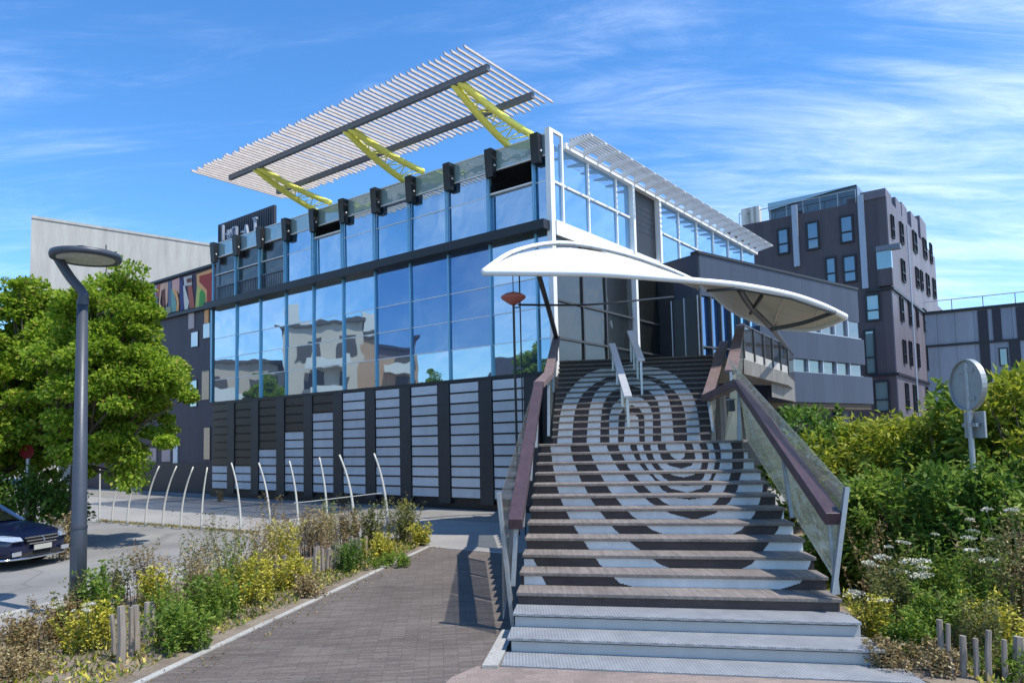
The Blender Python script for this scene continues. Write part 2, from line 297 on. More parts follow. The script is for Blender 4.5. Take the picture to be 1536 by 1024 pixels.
# ------------------------------------------------------------------ sky, sun
SUN_EL, SUN_AZ = math.radians(61), math.radians(121)   # azimuth clockwise from +Y
w = bpy.data.worlds.new('World'); sc.world = w; w.use_nodes = True; N = w.node_tree.nodes; L = w.node_tree.links
bg = N['Background']; sky = N.new('ShaderNodeTexSky'); sky.sky_type = 'NISHITA'; sky.sun_disc = False; sky.sun_elevation = SUN_EL; sky.sun_rotation = SUN_AZ
sky.air_density = 1.0; sky.dust_density = .35; sky.ozone_density = 3.0
tc = N.new('ShaderNodeTexCoord'); sx = N.new('ShaderNodeSeparateXYZ'); L.new(tc.outputs['Generated'], sx.inputs[0])
def mth(op, a, b=None, clamp=False):
    n = N.new('ShaderNodeMath'); n.operation = op; n.use_clamp = clamp
    for i, x in enumerate((a, b)):
        if x is None: continue
        if isinstance(x, (int, float)): n.inputs[i].default_value = x
        else: L.new(x, n.inputs[i])
    return n.outputs[0]
zz = mth('ADD', mth('MAXIMUM', sx.outputs[2], 0.), .14); ux = mth('DIVIDE', sx.outputs[0], zz); uy = mth('DIVIDE', sx.outputs[1], zz)
cb = N.new('ShaderNodeCombineXYZ'); L.new(ux, cb.inputs[0]); L.new(uy, cb.inputs[1])
def cl(scale, rot, s, detail, rough, dist, off):
    mp = N.new('ShaderNodeMapping'); mp.inputs['Scale'].default_value = scale; mp.inputs['Rotation'].default_value = (0, 0, rot); mp.inputs['Location'].default_value = off
    L.new(cb.outputs[0], mp.inputs[0]); n = N.new('ShaderNodeTexNoise'); n.inputs['Scale'].default_value = s; n.inputs['Detail'].default_value = detail; n.inputs['Roughness'].default_value = rough; n.inputs['Distortion'].default_value = dist
    L.new(mp.outputs[0], n.inputs['Vector']); return n.outputs['Fac']
c1 = cl((.55, 1.9, 1), .45, 1.3, 9, .62, .9, (3.1, 1.7, 0)); c2 = cl((1, 1, 1), 0, .55, 4, .5, .3, (7.7, 2.2, 0)); c3 = cl((.8, 3.2, 1), .2, 2.6, 8, .7, 1.2, (1., 4., 0))
side = mth('MULTIPLY', mth('ADD', sx.outputs[0], .45), .15)
west = mth('MULTIPLY', mth('MAXIMUM', mth('SUBTRACT', mth('MULTIPLY', sx.outputs[0], -1.), .62), 0.), .5); high = mth('MULTIPLY', mth('MAXIMUM', mth('SUBTRACT', sx.outputs[2], .33), 0.), -.5)
side = mth('ADD', mth('ADD', side, west), high)
den = mth('ADD', mth('ADD', mth('MULTIPLY', c1, .62), mth('MULTIPLY', c2, .40)), mth('ADD', mth('MULTIPLY', c3, .30), side))
mr = N.new('ShaderNodeMapRange'); mr.interpolation_type = 'SMOOTHSTEP'; mr.inputs[1].default_value = .62; mr.inputs[2].default_value = 1.16; mr.inputs[4].default_value = .85; L.new(den, mr.inputs[0])
hs = N.new('ShaderNodeHueSaturation'); hs.inputs['Saturation'].default_value = 1.2; L.new(sky.outputs[0], hs.inputs['Color'])
mx = N.new('ShaderNodeMix'); mx.data_type = 'RGBA'; mx.blend_type = 'MULTIPLY'; mx.inputs[0].default_value = 1; L.new(hs.outputs[0], mx.inputs[6]); mx.inputs[7].default_value = (.77, .98, 1.12, 1)
mc = N.new('ShaderNodeMix'); mc.data_type = 'RGBA'; L.new(mr.outputs[0], mc.inputs[0]); L.new(mx.outputs[2], mc.inputs[6]); mc.inputs[7].default_value = (6.6, 7.3, 8.4, 1)
L.new(mc.outputs[2], bg.inputs['Color']); bg.inputs['Strength'].default_value = .148
sd = bpy.data.lights.new('sun', 'SUN'); sd.energy = 3.7; sd.angle = math.radians(.53); sd.color = (1, .95, .87); so = bpy.data.objects.new('sun', sd); COL.objects.link(so)
SDIR = V((math.sin(SUN_AZ)*math.cos(SUN_EL), math.cos(SUN_AZ)*math.cos(SUN_EL), math.sin(SUN_EL))); so.rotation_euler = SDIR.to_track_quat('Z', 'Y').to_euler(); so.location = SDIR*60
# ------------------------------------------------------------------ ground sheets
def sheet(name, pts, z, mat, kind='structure', label=None):
    b = MB(); b.prism([V((p[0], p[1], z-.003)) for p in pts], (0, 0, .003)); return tag(b.build(name, mat), kind=kind)
g = MB(); R_ = 600; g.quad((-R_, -R_, -.02), (R_, -R_, -.02), (R_, R_, -.02), (-R_, R_, -.02)); tag(g.build('ground', 'ground'), kind='structure')
K1, K2 = at_z(0, 923), at_z(330, 838); kd = (K2-K1).normalized(); kn = V((kd.y, -kd.x, 0))
K0 = K1-kd*14; K3 = K2+kd*3.4
FA, FB = at_z(140, 781), at_z(330, 796); fd = (FB-FA).normalized()
sheet('road', [K0-kn*30, K0, K1, K2, K3, FB+fd*3.2, FB, FA, FA-fd*40], -.012, 'asphalt')
b = MB()
for i in range(26):
    p = K0+kd*(i*.98); b.bar(p+V((0, 0, -.015)), p+kd*.97+V((0, 0, -.015)), .14, .05)
tag(b.build('kerb', 'kerb'), kind='structure')
PL0, PL1 = at_z(205, 1024), at_z(643, 819); pd = (PL1-PL0).normalized(); pn = V((-pd.y, pd.x, 0))
PR1 = at_z(760, 829)
sheet('path', [PL0-pd*9, PL1, PR1, V((4, 15.4, 0)), V((6, 3, 0)), V((4, -4, 0))], -.008, 'path')
b = MB(); b.bar(PL0-pd*9+V((0, 0, -.02)), PL1+V((0, 0, -.02)), .09, .05); b.bar(PL1+V((.02, 0, -.022)), PR1+V((0, 0, -.022)), .06, .045); tag(b.build('path_edging', 'kerb'), kind='structure')
SW = [PL0-pd*9+pn*.045, PL1+pn*.045]
SL = [K2+kd*1.4+kn*.6, K1+kn*1.0, K0+kn*1.2]
sheet('planting_strip', [SW[0], SW[1], at_z(632, 806), at_z(560, 806), *SL[0:2], SL[2]], -.004, 'soil')
A2 = V((-math.sin(AZ), math.cos(AZ), 0)); B2 = V((math.cos(AZ), math.sin(AZ), 0))
CN = at_Y(832, 556, 22.3); CN.z = 0
def LB(s, t, z): return CN+A2*s+B2*t+V((0, 0, z))
def onA(x, y, t=0): p = on_plane(x, y, CN+B2*t, B2)-CN; return p.dot(A2), p.z
def onB(x, y, s=0): p = on_plane(x, y, CN+A2*s, A2)-CN; return p.dot(B2), p.z
sheet('building_apron', [LB(-1, 0, 0), LB(34, 0, 0), LB(34, -2.6, 0), LB(-1, -2.6, 0)], -.010, 'paving')
# ------------------------------------------------------------------ glass building
S_LIST = [onA(x, y)[0] for x, y in ((807, 450), (737, 450), (674, 455), (615, 460), (562, 470), (515, 480), (473, 490), (431, 500), (392, 510), (357, 515), (322, 520))]
BAY = (S_LIST[-1]-S_LIST[0])/10; SM = [S_LIST[0]+BAY*i for i in range(11)]
SEND = SM[-1]+.25
ZPB, ZBT = onA(724, 748)[1], onA(817, 557)[1]; ZB0, ZB1 = onA(822, 347)[1], onA(824.6, 332.3)[1]; ZG, ZP = onA(795, 240)[1], onA(792, 211)[1]
ZT = ZP-.12
GB = thing('glass_building', 'glass-fronted corner building with black and white striped base and blue mirrored windows', 'building', LB(6, 4, 0))
TB = 19.
b = MB(LB); b.box((.12, SEND-.1), (.15, TB), (0, ZP-.35)); b.build('wall', 'charcoal', GB)
def pane_rows(mb, s0, s1, zs, t, tilt=.011, mi=0, fr=LB):
    for z0, z1 in zip(zs[:-1], zs[1:]):
        o = [t+random.uniform(-tilt, tilt) for _ in range(3)]; o.append(o[0]+o[2]-o[1])
        mb.quad(fr(s0, o[0], z0), fr(s1, o[1], z0), fr(s1, o[2], z1), fr(s0, o[3], z1), mi)
def pane_rowsB(mb, t0, t1, zs, s, tilt=.006, mi=0): pane_rows(mb, t0, t1, zs, s, tilt, mi, lambda a, o, z: LB(o, a, z))
def window(parent, s0, s1, zs, mat, mull=.07, fmat='steel_blue', trans='white', dep=.07, left=True, name='window'):
    f = MB(LB); f.box((s0-mull/2, s0+mull/2), (-dep, .06), (zs[0], zs[-1]))
    for z in zs[1:-1]: f.box((s0+mull/2, s1-mull/2), (-.015, .05), (z-.014, z+.014), 1)
    o = f.build(name, [fmat, trans], parent); p = MB(); pane_rows(p, s0+mull/2-.01, s1-mull/2+.01, zs, .0); p.build('pane', mat, o); return o
dz = ZB0-ZBT; midz = [ZBT, ZBT+dz*.235, ZBT+dz*.46, ZBT+dz*.68, ZB0]
edges = [0.]+SM
for i in range(11):
    s0, s1 = (0.02, SM[0]) if i == 0 else (SM[i-1], SM[i])
    if i in (2, 3, 4):      # three bays whose upper panes read deep blue
        f = MB(LB); f.box((s0-.035, s0+.035), (-.07, .1), (ZBT, ZB0))
        for z in midz[1:-1]: f.box((s0+.035, s1-.035), (-.015, .05), (z-.014, z+.014), 1)
        o = f.build('window', ['steel_blue', 'white'], GB); p = MB(); pane_rows(p, s0+.03, s1-.03, midz[1 if i != 2 else 2:] if i != 2 else midz[1:], .0); pane_rows(p, s0+.03, s1-.03, midz[:2], .0, .006, 1)
        p.build('pane', ['glass_deep', 'glass'], o)
    else: window(GB, s0, s1, midz, 'glass')
f = MB(LB); f.box((SEND-.14, SEND), (-.08, .1), (ZBT, ZB0)); f.build('end_mullion', 'steel_blue', GB)
b = MB(LB); b.box((-.02, SEND+.05), (-.42, .02), (ZB0, ZB1)); b.build('floor_beam', 'black', GB)
b = MB(LB); b.box((.3, SEND), (-.10, .1), (ZBT-.12, ZBT)); b.build('sill_beam', 'black', GB)
upz = [ZB1, ZB1+(ZG-ZB1)*.62, ZG]
for i in range(11):
    s0, s1 = (0.02, SM[0]) if i == 0 else (SM[i-1], SM[i])
    if i in (1, 6):
        f = MB(LB); f.box((s0-.03, s0+.03), (-.03, .1), (ZB1, ZG)); zc = upz[1]+(.05 if i == 1 else .35)
        f.box((s0+.03, s1-.03), (-.05, .05), (zc-.025, zc+.025), 1); f.box((s0+.08, s1-.08), (.09, .12), (zc+.05, ZG), 2)
        k = zc+.1
        while k < ZG-.05: f.quad(LB(s0+.1, -.04, k), LB(s1-.1, -.04, k), LB(s1-.1, .06, k+.06), LB(s0+.1, .06, k+.06), 2); k += .075
        o = f.build('window', ['steel_blue', 'white', 'black'], GB); p = MB(); pane_rows(p, s0, s1, [ZB1, zc], .06); p.build('pane', 'glass', o)
    elif i >= 8:            # loggia bays: dark panes, grille-like balustrade behind the lower third
        f = MB(LB); f.box((s0-.03, s0+.03), (-.06, .1), (ZB1, ZG)); zc = upz[1]; f.box((s0+.03, s1-.03), (-.02, .05), (zc-.016, zc+.016), 1)
        zl = ZB1+.75; n = 14
        for k in range(n): x = s0+.08+(s1-s0-.16)*k/(n-1); f.box((x-.012, x+.012), (.0, .02), (ZB1, zl), 2)
        f.box((s0+.04, s1-.04), (-.01, .03), (zl-.03, zl+.02), 2)
        o = f.build('window', ['steel_blue', 'white', 'beamgrey'], GB); p = MB(); pane_rows(p, s0, s1, upz, .06); p.build('pane', 'glass_dark', o)
    else: window(GB, s0, s1, upz, 'glass', .05, 'steel_blue', 'white', .03)
    p = MB(); pane_rows(p, s0, s1, [ZG, ZP], -.02, .02); o = p.build('parapet_panel', 'glass_par', GB)
    q = MB(LB); q.box((s0, s1), (-.05, .06), (ZP, ZP+.035)); q.box((s0, s1), (-.04, .03), (ZG-.018, ZG+.018)); q.build('capping', 'white', o)
for i, s in enumerate(SM):
    b = MB(LB); b.tube([LB(s, -.12, ZB1-.02), LB(s, -.12, ZG)], .032, 8); b.tube([LB(s-.06, -.09, ZB1-.02), LB(s-.06, -.09, ZG)], .018, 6); o = b.build('column_tube', 'steel_blue', GB)
    s2, zb, zt = onA(803, 218, -.2)[0]+BAY*i, onA(803, 241, -.4)[1], onA(803, 197, -.4)[1]; b = MB(LB)
    b.prism([LB(s2-.17, -.07, zb), LB(s2-.17, -.07, zt), LB(s2-.17, -.33, zt), LB(s2-.17, -.26, zb)], A2*.30); b.box((s2-.21, s2-.17), (-.2, -.15), (zb+.35, zb+.41), 1); b.build('roof_bracket', ['black', 'white'], GB)
# striped base
rows = 11; rh = (ZBT-.12-ZPB)/rows; full = [11, 11, 11, 11, 11, 9, 7, 5, 3, 3]
for i in range(10):
    s0, s1 = SM[i], SM[i+1]; sm = s0+(s1-s0)*.30
    b = MB(LB); b.box((s0-.02, sm-.03), (-.15, .1), (0.18, ZBT-.12)); b.build('pilaster', 'charcoal', GB)
    c = MB(LB)
    c.box((sm-.03, s1-.02), (-.02, .1), (ZPB-.03, ZBT-.12), 1)
    for k in range(rows):
        z0 = ZPB+rh*k+.03; z1 = z0+rh-.055; mi = 0 if k < full[i] else 1
        c.box((sm+.01+random.uniform(-.004, .004), s1-.05), (-.11+random.uniform(-.006, .006), -.02), (z0, z1), mi)
        c.box((sm, s1-.03), (-.14, -.02), (z0-.045, z0-.03), 2)
    c.build('cladding_panels', ['whitepanel', 'blackpanel', 'black'], GB)
b = MB(LB); b.box((.1, SEND), (-.03, .12), (-.05, ZPB-.03)); b.build('plinth', 'black', GB)
b = MB(LB); b.box((.12, SM[0]-.05), (-.02, .12), (ZPB-.03, ZBT-.12)); b.build('corner_panel', 'black', GB)
# right-hand facade (plane s = 0)
tp = lambda x, y: onB(x, y)[0]
T1, T2, T3, T4, T5 = tp(881, 300), tp(923, 315), tp(945, 330), tp(985, 350), 18.8
b = MB(LB)
b.box((-.10, .08), (-.08, .12), (ZBT-.2, ZP+.18)); b.box((-.10, -.02), (.60, .68), (ZB1, ZP+.17)); b.box((-.10, .0), (.12, .60), (ZP+.08, ZP+.18))
b.build('corner_post', 'white', GB)
b = MB(LB); b.box((-.14, .1), (.14, T5), (ZB0-.12, ZB1+.06)); b.build('white_floor_beam', 'white', GB)
b = MB(LB); b.box((-.2, .1), (.70, T5), (ZP-.30, ZP-.10)); b.build('white_roof_beam', 'white', GB)
for t in (T3, T4): b = MB(LB); b.box((-.2, .1), (t-.08, t+.08), (ZBT, ZP-.30)); b.build('white_column', 'white', GB)
ztr = onB(841, 278)[1]
def windowB(t0, t1, zs, mat, fm='white', inset=-.02):
    f = MB(LB); f.box((-.08, .08), (t0-.035, t0+.035), (zs[0], zs[-1]))
    for z in zs[1:-1]: f.box((-.09, .06), (t0+.035, t1-.035), (z-.035, z+.035))
    o = f.build('window', fm, GB); p = MB(); pane_rowsB(p, t0, t1, zs, inset, .008); p.build('pane', mat, o)
zu = [ZB1+.06, ztr-.02, ZP-.30]
for t0, t1 in ((.14, T1), (T1, T2), (T2, T3-.12)): windowB(t0, t1, zu, 'glass_side')
p = MB(LB); p.box((.0, .06), (T3+.12, T4-.12), (ZB1+.06, ZP-.30)); p.build('dark_opening', 'black', GB)
n = 6
for i in range(n): t0 = T4+.12+(T5-T4-.2)*i/n; windowB(t0, t0+(T5-T4-.2)/n, zu, 'glass_side')
zl = [4.5, 5.4, 6.6, ZB0-.12]
for t0, t1 in ((.14, 1.7), (1.7, 3.2), (3.2, T3-.12), (T3+.12, T4-.1)): windowB(t0, t1, zl, 'glass_dark', 'steel_dark')
b = MB(LB); nb = 21; outw = .85                 # sun breaker at the roof of the right facade
for i in range(nb): t = .95+(T5-1.2)*i/(nb-1); b.prism([LB(-.2, t-.06, ZP-.22), LB(-.2, t-.06, ZP-.02), LB(-.2-outw, t-.06, ZP-.02), LB(-.2-outw, t-.06, ZP-.06)], B2*.10)
sb = b.build('sun_breaker', 'white', GB)
b = MB(LB)
for k in range(7): o_ = -.26-outw*k/7.2; b.prism([LB(o_, .8, ZP-.02), LB(o_-.06, .8, ZP+.01), LB(o_-.06, .8, ZP+.022), LB(o_, .8, ZP-.008)], B2*(T5-.9))
b.build('louvre', 'whitepanel', sb)
# ------------------------------------------------------------------ louvred roof canopy
ZC = ZP+1.0
def pl(x, y): p = at_z(x, y, ZC)-CN; return p.dot(A2), p.dot(B2)
c_o, c_l, c_r = pl(703, 72), pl(283, 259), pl(832, 152); s_lo, s_hi, t_lo, t_hi = (c_o[0]+c_r[0])/2, c_l[0], (c_o[1]+c_l[1])/2, c_r[1]
CP = thing('roof_canopy', 'slatted timber canopy on yellow trusses jutting from the roof of the glass building', 'canopy', LB((s_lo+s_hi)/2, 0, ZP))
ns = 64; sl = MB(LB)
for i in range(ns):
    s = s_lo+(s_hi-s_lo)*(i+.5)/ns; j = random.uniform(-.07, .07); z = ZC+random.uniform(-.012, .012)
    sl.prism([LB(s-.035, t_lo+j, z), LB(s+.02, t_lo+j, z+.115), LB(s+.065, t_lo+j, z+.115), LB(s+.01, t_lo+j, z)], B2*(t_hi-t_lo+random.uniform(-.06, .06)))
sl.build('slat_deck', 'slat', CP)
tb1 = (pl(322, 270)[1]+pl(740, 98)[1])/2; tb2 = pl(803, 137)[1]
for t in (tb1, tb2): b = MB(LB); b.box((s_lo+.15, s_hi-.9), (t-.065, t+.065), (ZC-.19, ZC-.003)); b.build('support_beam', 'beamgrey', CP)
for x0, y0 in ((778, 212), (618, 262), (482, 308)):
    s = onA(x0, y0)[0]; tip = LB(s, tb1-.1, ZC-.1)
    E = [LB(s-.42, .15, ZP+.22), LB(s+.48, .15, ZP+.06)]; tp_ = [LB(s-.12, tb1, ZC-.1), LB(s+.12, tb1, ZC-.1)]; ch = []
    b = MB()
    for e, q in zip(E, tp_):
        pts = []
        for k in range(9): u = k/8; p = q.lerp(e, u); p = p+V((0, 0, -.10*math.sin(math.pi*u))); pts.append(p)
        ch.append(pts); b.tube(pts, .115, 8)
    top = [LB(s, tb1+(0.1-tb1)*k/8, ZC-.12+(ZP+.42-ZC+.12)*(k/8)) for k in range(9)]; b.tube(top, .045, 6)
    o = b.build('truss', 'yellow', CP, True); br = MB()
    for k in range(0, 8):
        br.tube([ch[0][k], top[min(k+1, 8)]], .022, 5); br.tube([ch[1][k], top[min(k+1, 8)]], .022, 5); br.tube([ch[k % 2][k], ch[1-k % 2][min(k+1, 8)]], .022, 5)
    br.build('bracing', 'yellow', o)
# ------------------------------------------------------------------ roof sign with white letters
tS = 1.2; sa, za = onA(411, 307, tS); sb_, zb_ = onA(327, 334, tS)
SG = thing('roof_sign', 'dark upright panel with white capital letters on the left end of the glass building roof', 'sign', LB((sa+sb_)/2, tS, ZP-.4))
b = MB(LB); b.box((sa, sb_), (tS, tS+.14), (ZP-.4, za)); n = 26
for k in range(n): x = sa+(sb_-sa)*(k+.5)/n; b.box((x-.02, x+.02), (tS-.03, tS), (ZP-.4, za-.05))
b.build('backing_panel', cladmat('sign_panel', (.03, .032, .042), (.036, .038, .05), .2), SG)
def letter(ch, x0, y0, x1, y1, th=.16):
    s0, z1 = onA(300+x0/5.393, 290+y0/5.393, tS-.5); s1, z0 = onA(300+x1/5.393, 290+y1/5.393, tS-.5); W_ = s0-s1; H_ = z1-z0; b = MB(LB); P = lambda u, v: (s0-u*W_, z0+v*H_)
    def st(u0, v0, u1, v1):
        p, q = P(u0, v0), P(u1, v1); b.bar(LB(p[0], tS-.5, p[1]), LB(q[0], tS-.5, q[1]), .08, th, 0, B2)
    S = {'I': [(.5, 0, .5, 1)], 'L': [(0, 0, 0, 1), (0, 0, 1, 0)], 'O': [(0, 0, 0, 1), (0, 1, 1, 1), (1, 1, 1, 0), (1, 0, 0, 0)], 'A': [(0, 0, .5, 1), (.5, 1, 1, 0), (.25, .35, .75, .35)], 'T': [(.5, 0, .5, 1), (0, 1, 1, 1)], '-': [(0, .5, 1, .5)], 'U': [(0, 1, 0, 0), (0, 0, 1, 0), (1, 0, 1, 1)]}[ch]
    for q in S: st(*q)
    b.box((s0-W_/2-.03, s0-W_/2+.03), (tS-.46, tS), (z0+H_*.4, z0+H_*.4+.05), 1); b.build('letter', ['pipe', 'black'], SG)
for a in (('I', 175, 262, 200, 385), ('-', 205, 318, 228, 345), ('U', 230, 298, 250, 358), ('O', 268, 282, 296, 345), ('-', 338, 292, 352, 335), ('A', 362, 262, 388, 338), ('T', 432, 208, 460, 302)): letter(*a, th=.12)
# ------------------------------------------------------------------ mural block left of the glass building
tM = .9; MBK = thing('mural_building', 'dark purple-clad block with a colourful painted mural band under its roof', 'building', LB(SEND+6, tM+4, 0))
zmt = onA(319, 400, tM)[1]; zmb = onA(317, 458, tM)[1]; SL_ = SEND+17
b = MB(LB); b.box((SEND+.02, SL_), (tM, tM+12), (0, zmt)); b.build('wall', 'mauve', MBK)
b = MB(LB); b.box((SEND, SL_), (tM-.14, tM+.2), (zmt, zmt+.12)); b.box((SEND, SL_), (tM-.2, tM), (zmb-.16, zmb)); b.build('ledge', 'towerdark', MBK)
cols = {'red': (.32, .045, .035), 'orange': (.62, .30, .12), 'lime': (.42, .42, .12), 'green': (.07, .26, .06), 'dark': (.05, .04, .06), 'pale': (.48, .44, .40), 'beige': (.55, .50, .42), 'rbrown': (.34, .10, .07), 'navy': (.05, .05, .14), 'pink': (.55, .30, .25), 'teal': (.16, .30, .26), 'slate': (.12, .14, .19), 'peach': (.60, .34, .22), 'brown': (.14, .05, .035), 'lilac': (.38, .30, .42), 'blue': (.05, .11, .20), 'olive': (.26, .27, .16)}
ck_ = list(cols); mur = MB(); mm = [plain('mural_'+k, tuple(min(.9, q*1.35) for q in c), .7, 0, .1, 2) for k, c in cols.items()]
polys = [('dark', [(215, 455), (895, 262), (890, 615), (420, 735), (215, 770)]), ('red', [(735, 330), (865, 300), (895, 292), (890, 608), (835, 622), (835, 490), (770, 400)]), ('orange', [(735, 328), (895, 272), (895, 296), (865, 318), (762, 345), (762, 400), (835, 480), (835, 620), (818, 625), (815, 510), (738, 430)]), ('lime', [(740, 432), (815, 512), (818, 625), (722, 650)]), ('green', [(765, 500), (788, 470), (818, 520), (818, 620), (757, 636)]),
 ('pale', [(610, 358), (690, 336), (690, 430), (618, 442)]), ('beige', [(600, 430), (622, 442), (662, 590), (652, 662), (620, 668)]), ('rbrown', [(650, 436), (690, 430), (718, 648), (668, 658)]), ('navy', [(575, 380), (602, 364), (616, 668), (580, 676)]), ('pink', [(500, 390), (572, 360), (570, 520), (545, 480), (500, 462)]), ('orange', [(500, 462), (545, 480), (568, 600), (562, 680), (538, 684), (545, 590)]), ('teal', [(490, 466), (502, 464), (542, 600), (536, 684), (490, 695)]), ('slate', [(464, 400), (496, 390), (488, 695), (462, 704)]),
 ('peach', [(432, 412), (462, 402), (456, 600), (440, 640)]), ('brown', [(402, 480), (432, 470), (440, 600), (408, 680)]), ('peach', [(388, 424), (430, 410), (430, 468), (400, 480), (386, 600), (412, 722), (392, 730), (372, 600)]), ('rbrown', [(355, 432), (386, 424), (372, 560), (350, 560)]), ('lilac', [(332, 442), (353, 434), (346, 545), (334, 545)]), ('blue', [(320, 545), (366, 545), (362, 655), (325, 658)]), ('olive', [(300, 452), (330, 443), (322, 600), (303, 640)]), ('olive', [(440, 640), (488, 640), (488, 695), (440, 720)]), ('brown', [(640, 372), (680, 362), (680, 400), (640, 410)]), ('beige', [(240, 470), (275, 462), (270, 640), (240, 650)])]
for k, (cn, pp) in enumerate(polys):
    q = [on_plane(180+x/6.4, 360+y/6.4, LB(0, tM-.006-.004*k, 0), B2) for x, y in pp]; mur.prism(q, -B2*.003, ck_.index(cn))
mur.build('mural', mm, MBK)
for x0, y0, x1, y1, mt in ((305, 485, 316, 507, 'glass_win'), (287, 498, 298, 520, 'glass_win'), (303, 555, 315, 600, 'glass_win'), (286, 570, 296, 610, 'glass_win'), (306, 640, 316, 690, 'glass_win')):
    s0, z1 = onA(x0, y0, tM); s1, z0 = onA(x1, y1, tM); b = MB(LB); b.box((s1, s0), (tM-.03, tM+.05), (z0, z1)); o = b.build('window', 'towerdark', MBK); p = MB(); pane_rows(p, s1+.05, s0-.05, [z0+.05, z1-.05], tM-.034, .0); p.build('pane', mt, o)
for x0, y0, x1, y1, mt in ((284, 471, 292, 492, 'pinkish'), (308, 466, 314, 484, 'orange'), (222, 672, 235, 693, 'pinkish'), (244, 668, 256, 692, 'pinkish'), (261, 668, 267, 694, 'white'), (192, 668, 214, 745, 'pinkish')):
    s0, z1 = onA(x0, y0, tM); s1, z0 = onA(x1, y1, tM); b = MB(LB); b.box((s1, s0), (tM-.05, tM), (z0, z1)); b.build('cladding_panel', mm[1] if mt == 'orange' else mt, MBK)
b = MB(LB); b.box((SEND+1, SL_-4), (tM-.04, tM+.05), (.0, 1.5)); b.build('shopfront', 'stripe_d', MBK)
# ------------------------------------------------------------------ concrete hall behind
Pc = at_Y(47, 327, 44); zc_ = Pc.z; pc = V((Pc.x, Pc.y, 0)); e2 = at_z(330, 371, zc_); e2.z = 0; dc = (e2-pc).normalized(); nc = V((dc.y, -dc.x, 0))
CH = thing('concrete_hall', 'windowless pale concrete hall rising behind the left tree', 'building', pc+dc*8-nc*6)
e3 = pc+dc*26
vd = V((pc.x, pc.y, 0)).normalized(); vd = (vd+dc*.02).normalized()
b = MB(); b.prism([pc, e3, e3+vd*14, pc+vd*14], (0, 0, zc_)); b.build('wall', 'concrete', CH)
b = MB(); b.prism([p+nc*.05+U0*zc_ for p in (pc, e3, e3+vd*14, pc+vd*14)], (0, 0, .16)); b.build('roof_edge', 'concrete', CH)
# ------------------------------------------------------------------ grey office wing
ZW = 9.0; W1 = at_z(1046, 380, ZW); W2 = at_z(1286, 435, ZW); W1.z = W2.z = 0; wd = (W2-W1).normalized(); wn = V((wd.y, -wd.x, 0)); WL = (W2-W1).length
def LW(s, o, z): return W1+wd*s-wn*o+V((0, 0, z))      # o: depth behind the face
def onW(x, y, o=0): p = on_plane(x, y, W1-wn*o, wn)-W1; return p.dot(wd), p.z
OW = thing('office_wing', 'low blue-grey metal-clad office wing with ribbon windows right of the stairs', 'building', LW(WL/2, 4, 0))
zz_ = [onW(1291, y)[1] for y in (484, 510, 547, 566, 606)]; sg = onW(1135, 470)[0]
b = MB(LW); b.box((.1, WL-.05), (.25, 9), (zz_[4]+.1, ZW-.1)); b.build('wall', 'charcoal', OW)
b = MB(LW); b.box((0, WL), (0, .3), (zz_[0], ZW)); b.box((-.02, WL+.02), (-.05, .3), (ZW, ZW+.1), 1)
lw = CN+B2*7.4; b.prism([LW(0, 0, zz_[0]), lw+V((0, 0, zz_[0])), lw+V((0, 0, ZW)), LW(0, 0, ZW)], wd*.1); b.build('upper_cladding', ['wing', 'black'], OW)
b = MB(LW); b.box((sg, WL+.12), (-.12, .3), (zz_[2], zz_[1])); b.build('middle_cladding', 'wing', OW)
b = MB(LW); b.box((sg, WL+.35), (-.3, .3), (zz_[4], zz_[3])); b.build('lower_cladding', 'wing', OW)
b = MB(LW); b.box((sg, WL+.3), (-.2, 9), (zz_[4]-.25, zz_[4]-.02)); b.build('soffit', plain('brown_soffit', (.10, .075, .05), .8), OW)
for (z0, z1, n) in ((zz_[1], zz_[0], 7), (zz_[3], zz_[2], 7)):
    for k in range(n):
        s0 = sg+(WL-.05-sg)*k/n; s1 = sg+(WL-.05-sg)*(k+1)/n; b = MB(LW); b.box((s0, s0+.09), (-.06, .2), (z0, z1)); b.box((s0+.09, s1), (-.08, .1), (z0, z0+.05)); o = b.build('window', 'pipe', OW)
        p = MB(); pane_rows(p, s0+.09, s1, [z0+.05, z1], .05, .006, 0, LW); p.build('pane', 'glass_ribbon', o)
ng = 6
for k in range(ng):
    s0 = sg*k/ng; s1 = sg*(k+1)/ng; b = MB(LW); b.box((s0, s0+.06), (-.05, .2), (4.4, zz_[0])); b.box((s0+.06, s1), (-.05, .1), (5.5, 5.56)); o = b.build('window', 'steel_dark', OW)
    p = MB(); pane_rows(p, s0+.05, s1+.01, [4.4, 5.53, zz_[0]], .1, .012, 0, LW); p.build('pane', 'glass_deep' if k < 3 else 'glass_side', o)
p = MB(); q0 = LW(0, .1, 0); ent = [lw.lerp(q0, u) for u in (0, .33, .66, 1)]
for a_, c_ in zip(ent[:-1], ent[1:]): p.quad(a_+V((0, 0, 4.4)), c_+V((0, 0, 4.4)), c_+V((0, 0, zz_[0])), a_+V((0, 0, zz_[0])))
o = p.build('entrance_glazing', 'glass_ribbon', OW); b = MB()
for a_ in ent: b.tube([a_+V((0, -.05, 4.4)), a_+V((0, -.05, zz_[0]))], .03, 6)
b.build('mullion', 'steel', o)
for s in (WL-.6, WL-6): b = MB(LW); b.box((s-.25, s+.25), (.6, 1.1), (0, zz_[4]-.25)); b.build('pillar', 'wing', OW)
b = MB(LW); b.box((sg-2, WL), (4, 4.3), (0, zz_[4]-.25)); b.build('recessed_wall', 'charcoal', OW)
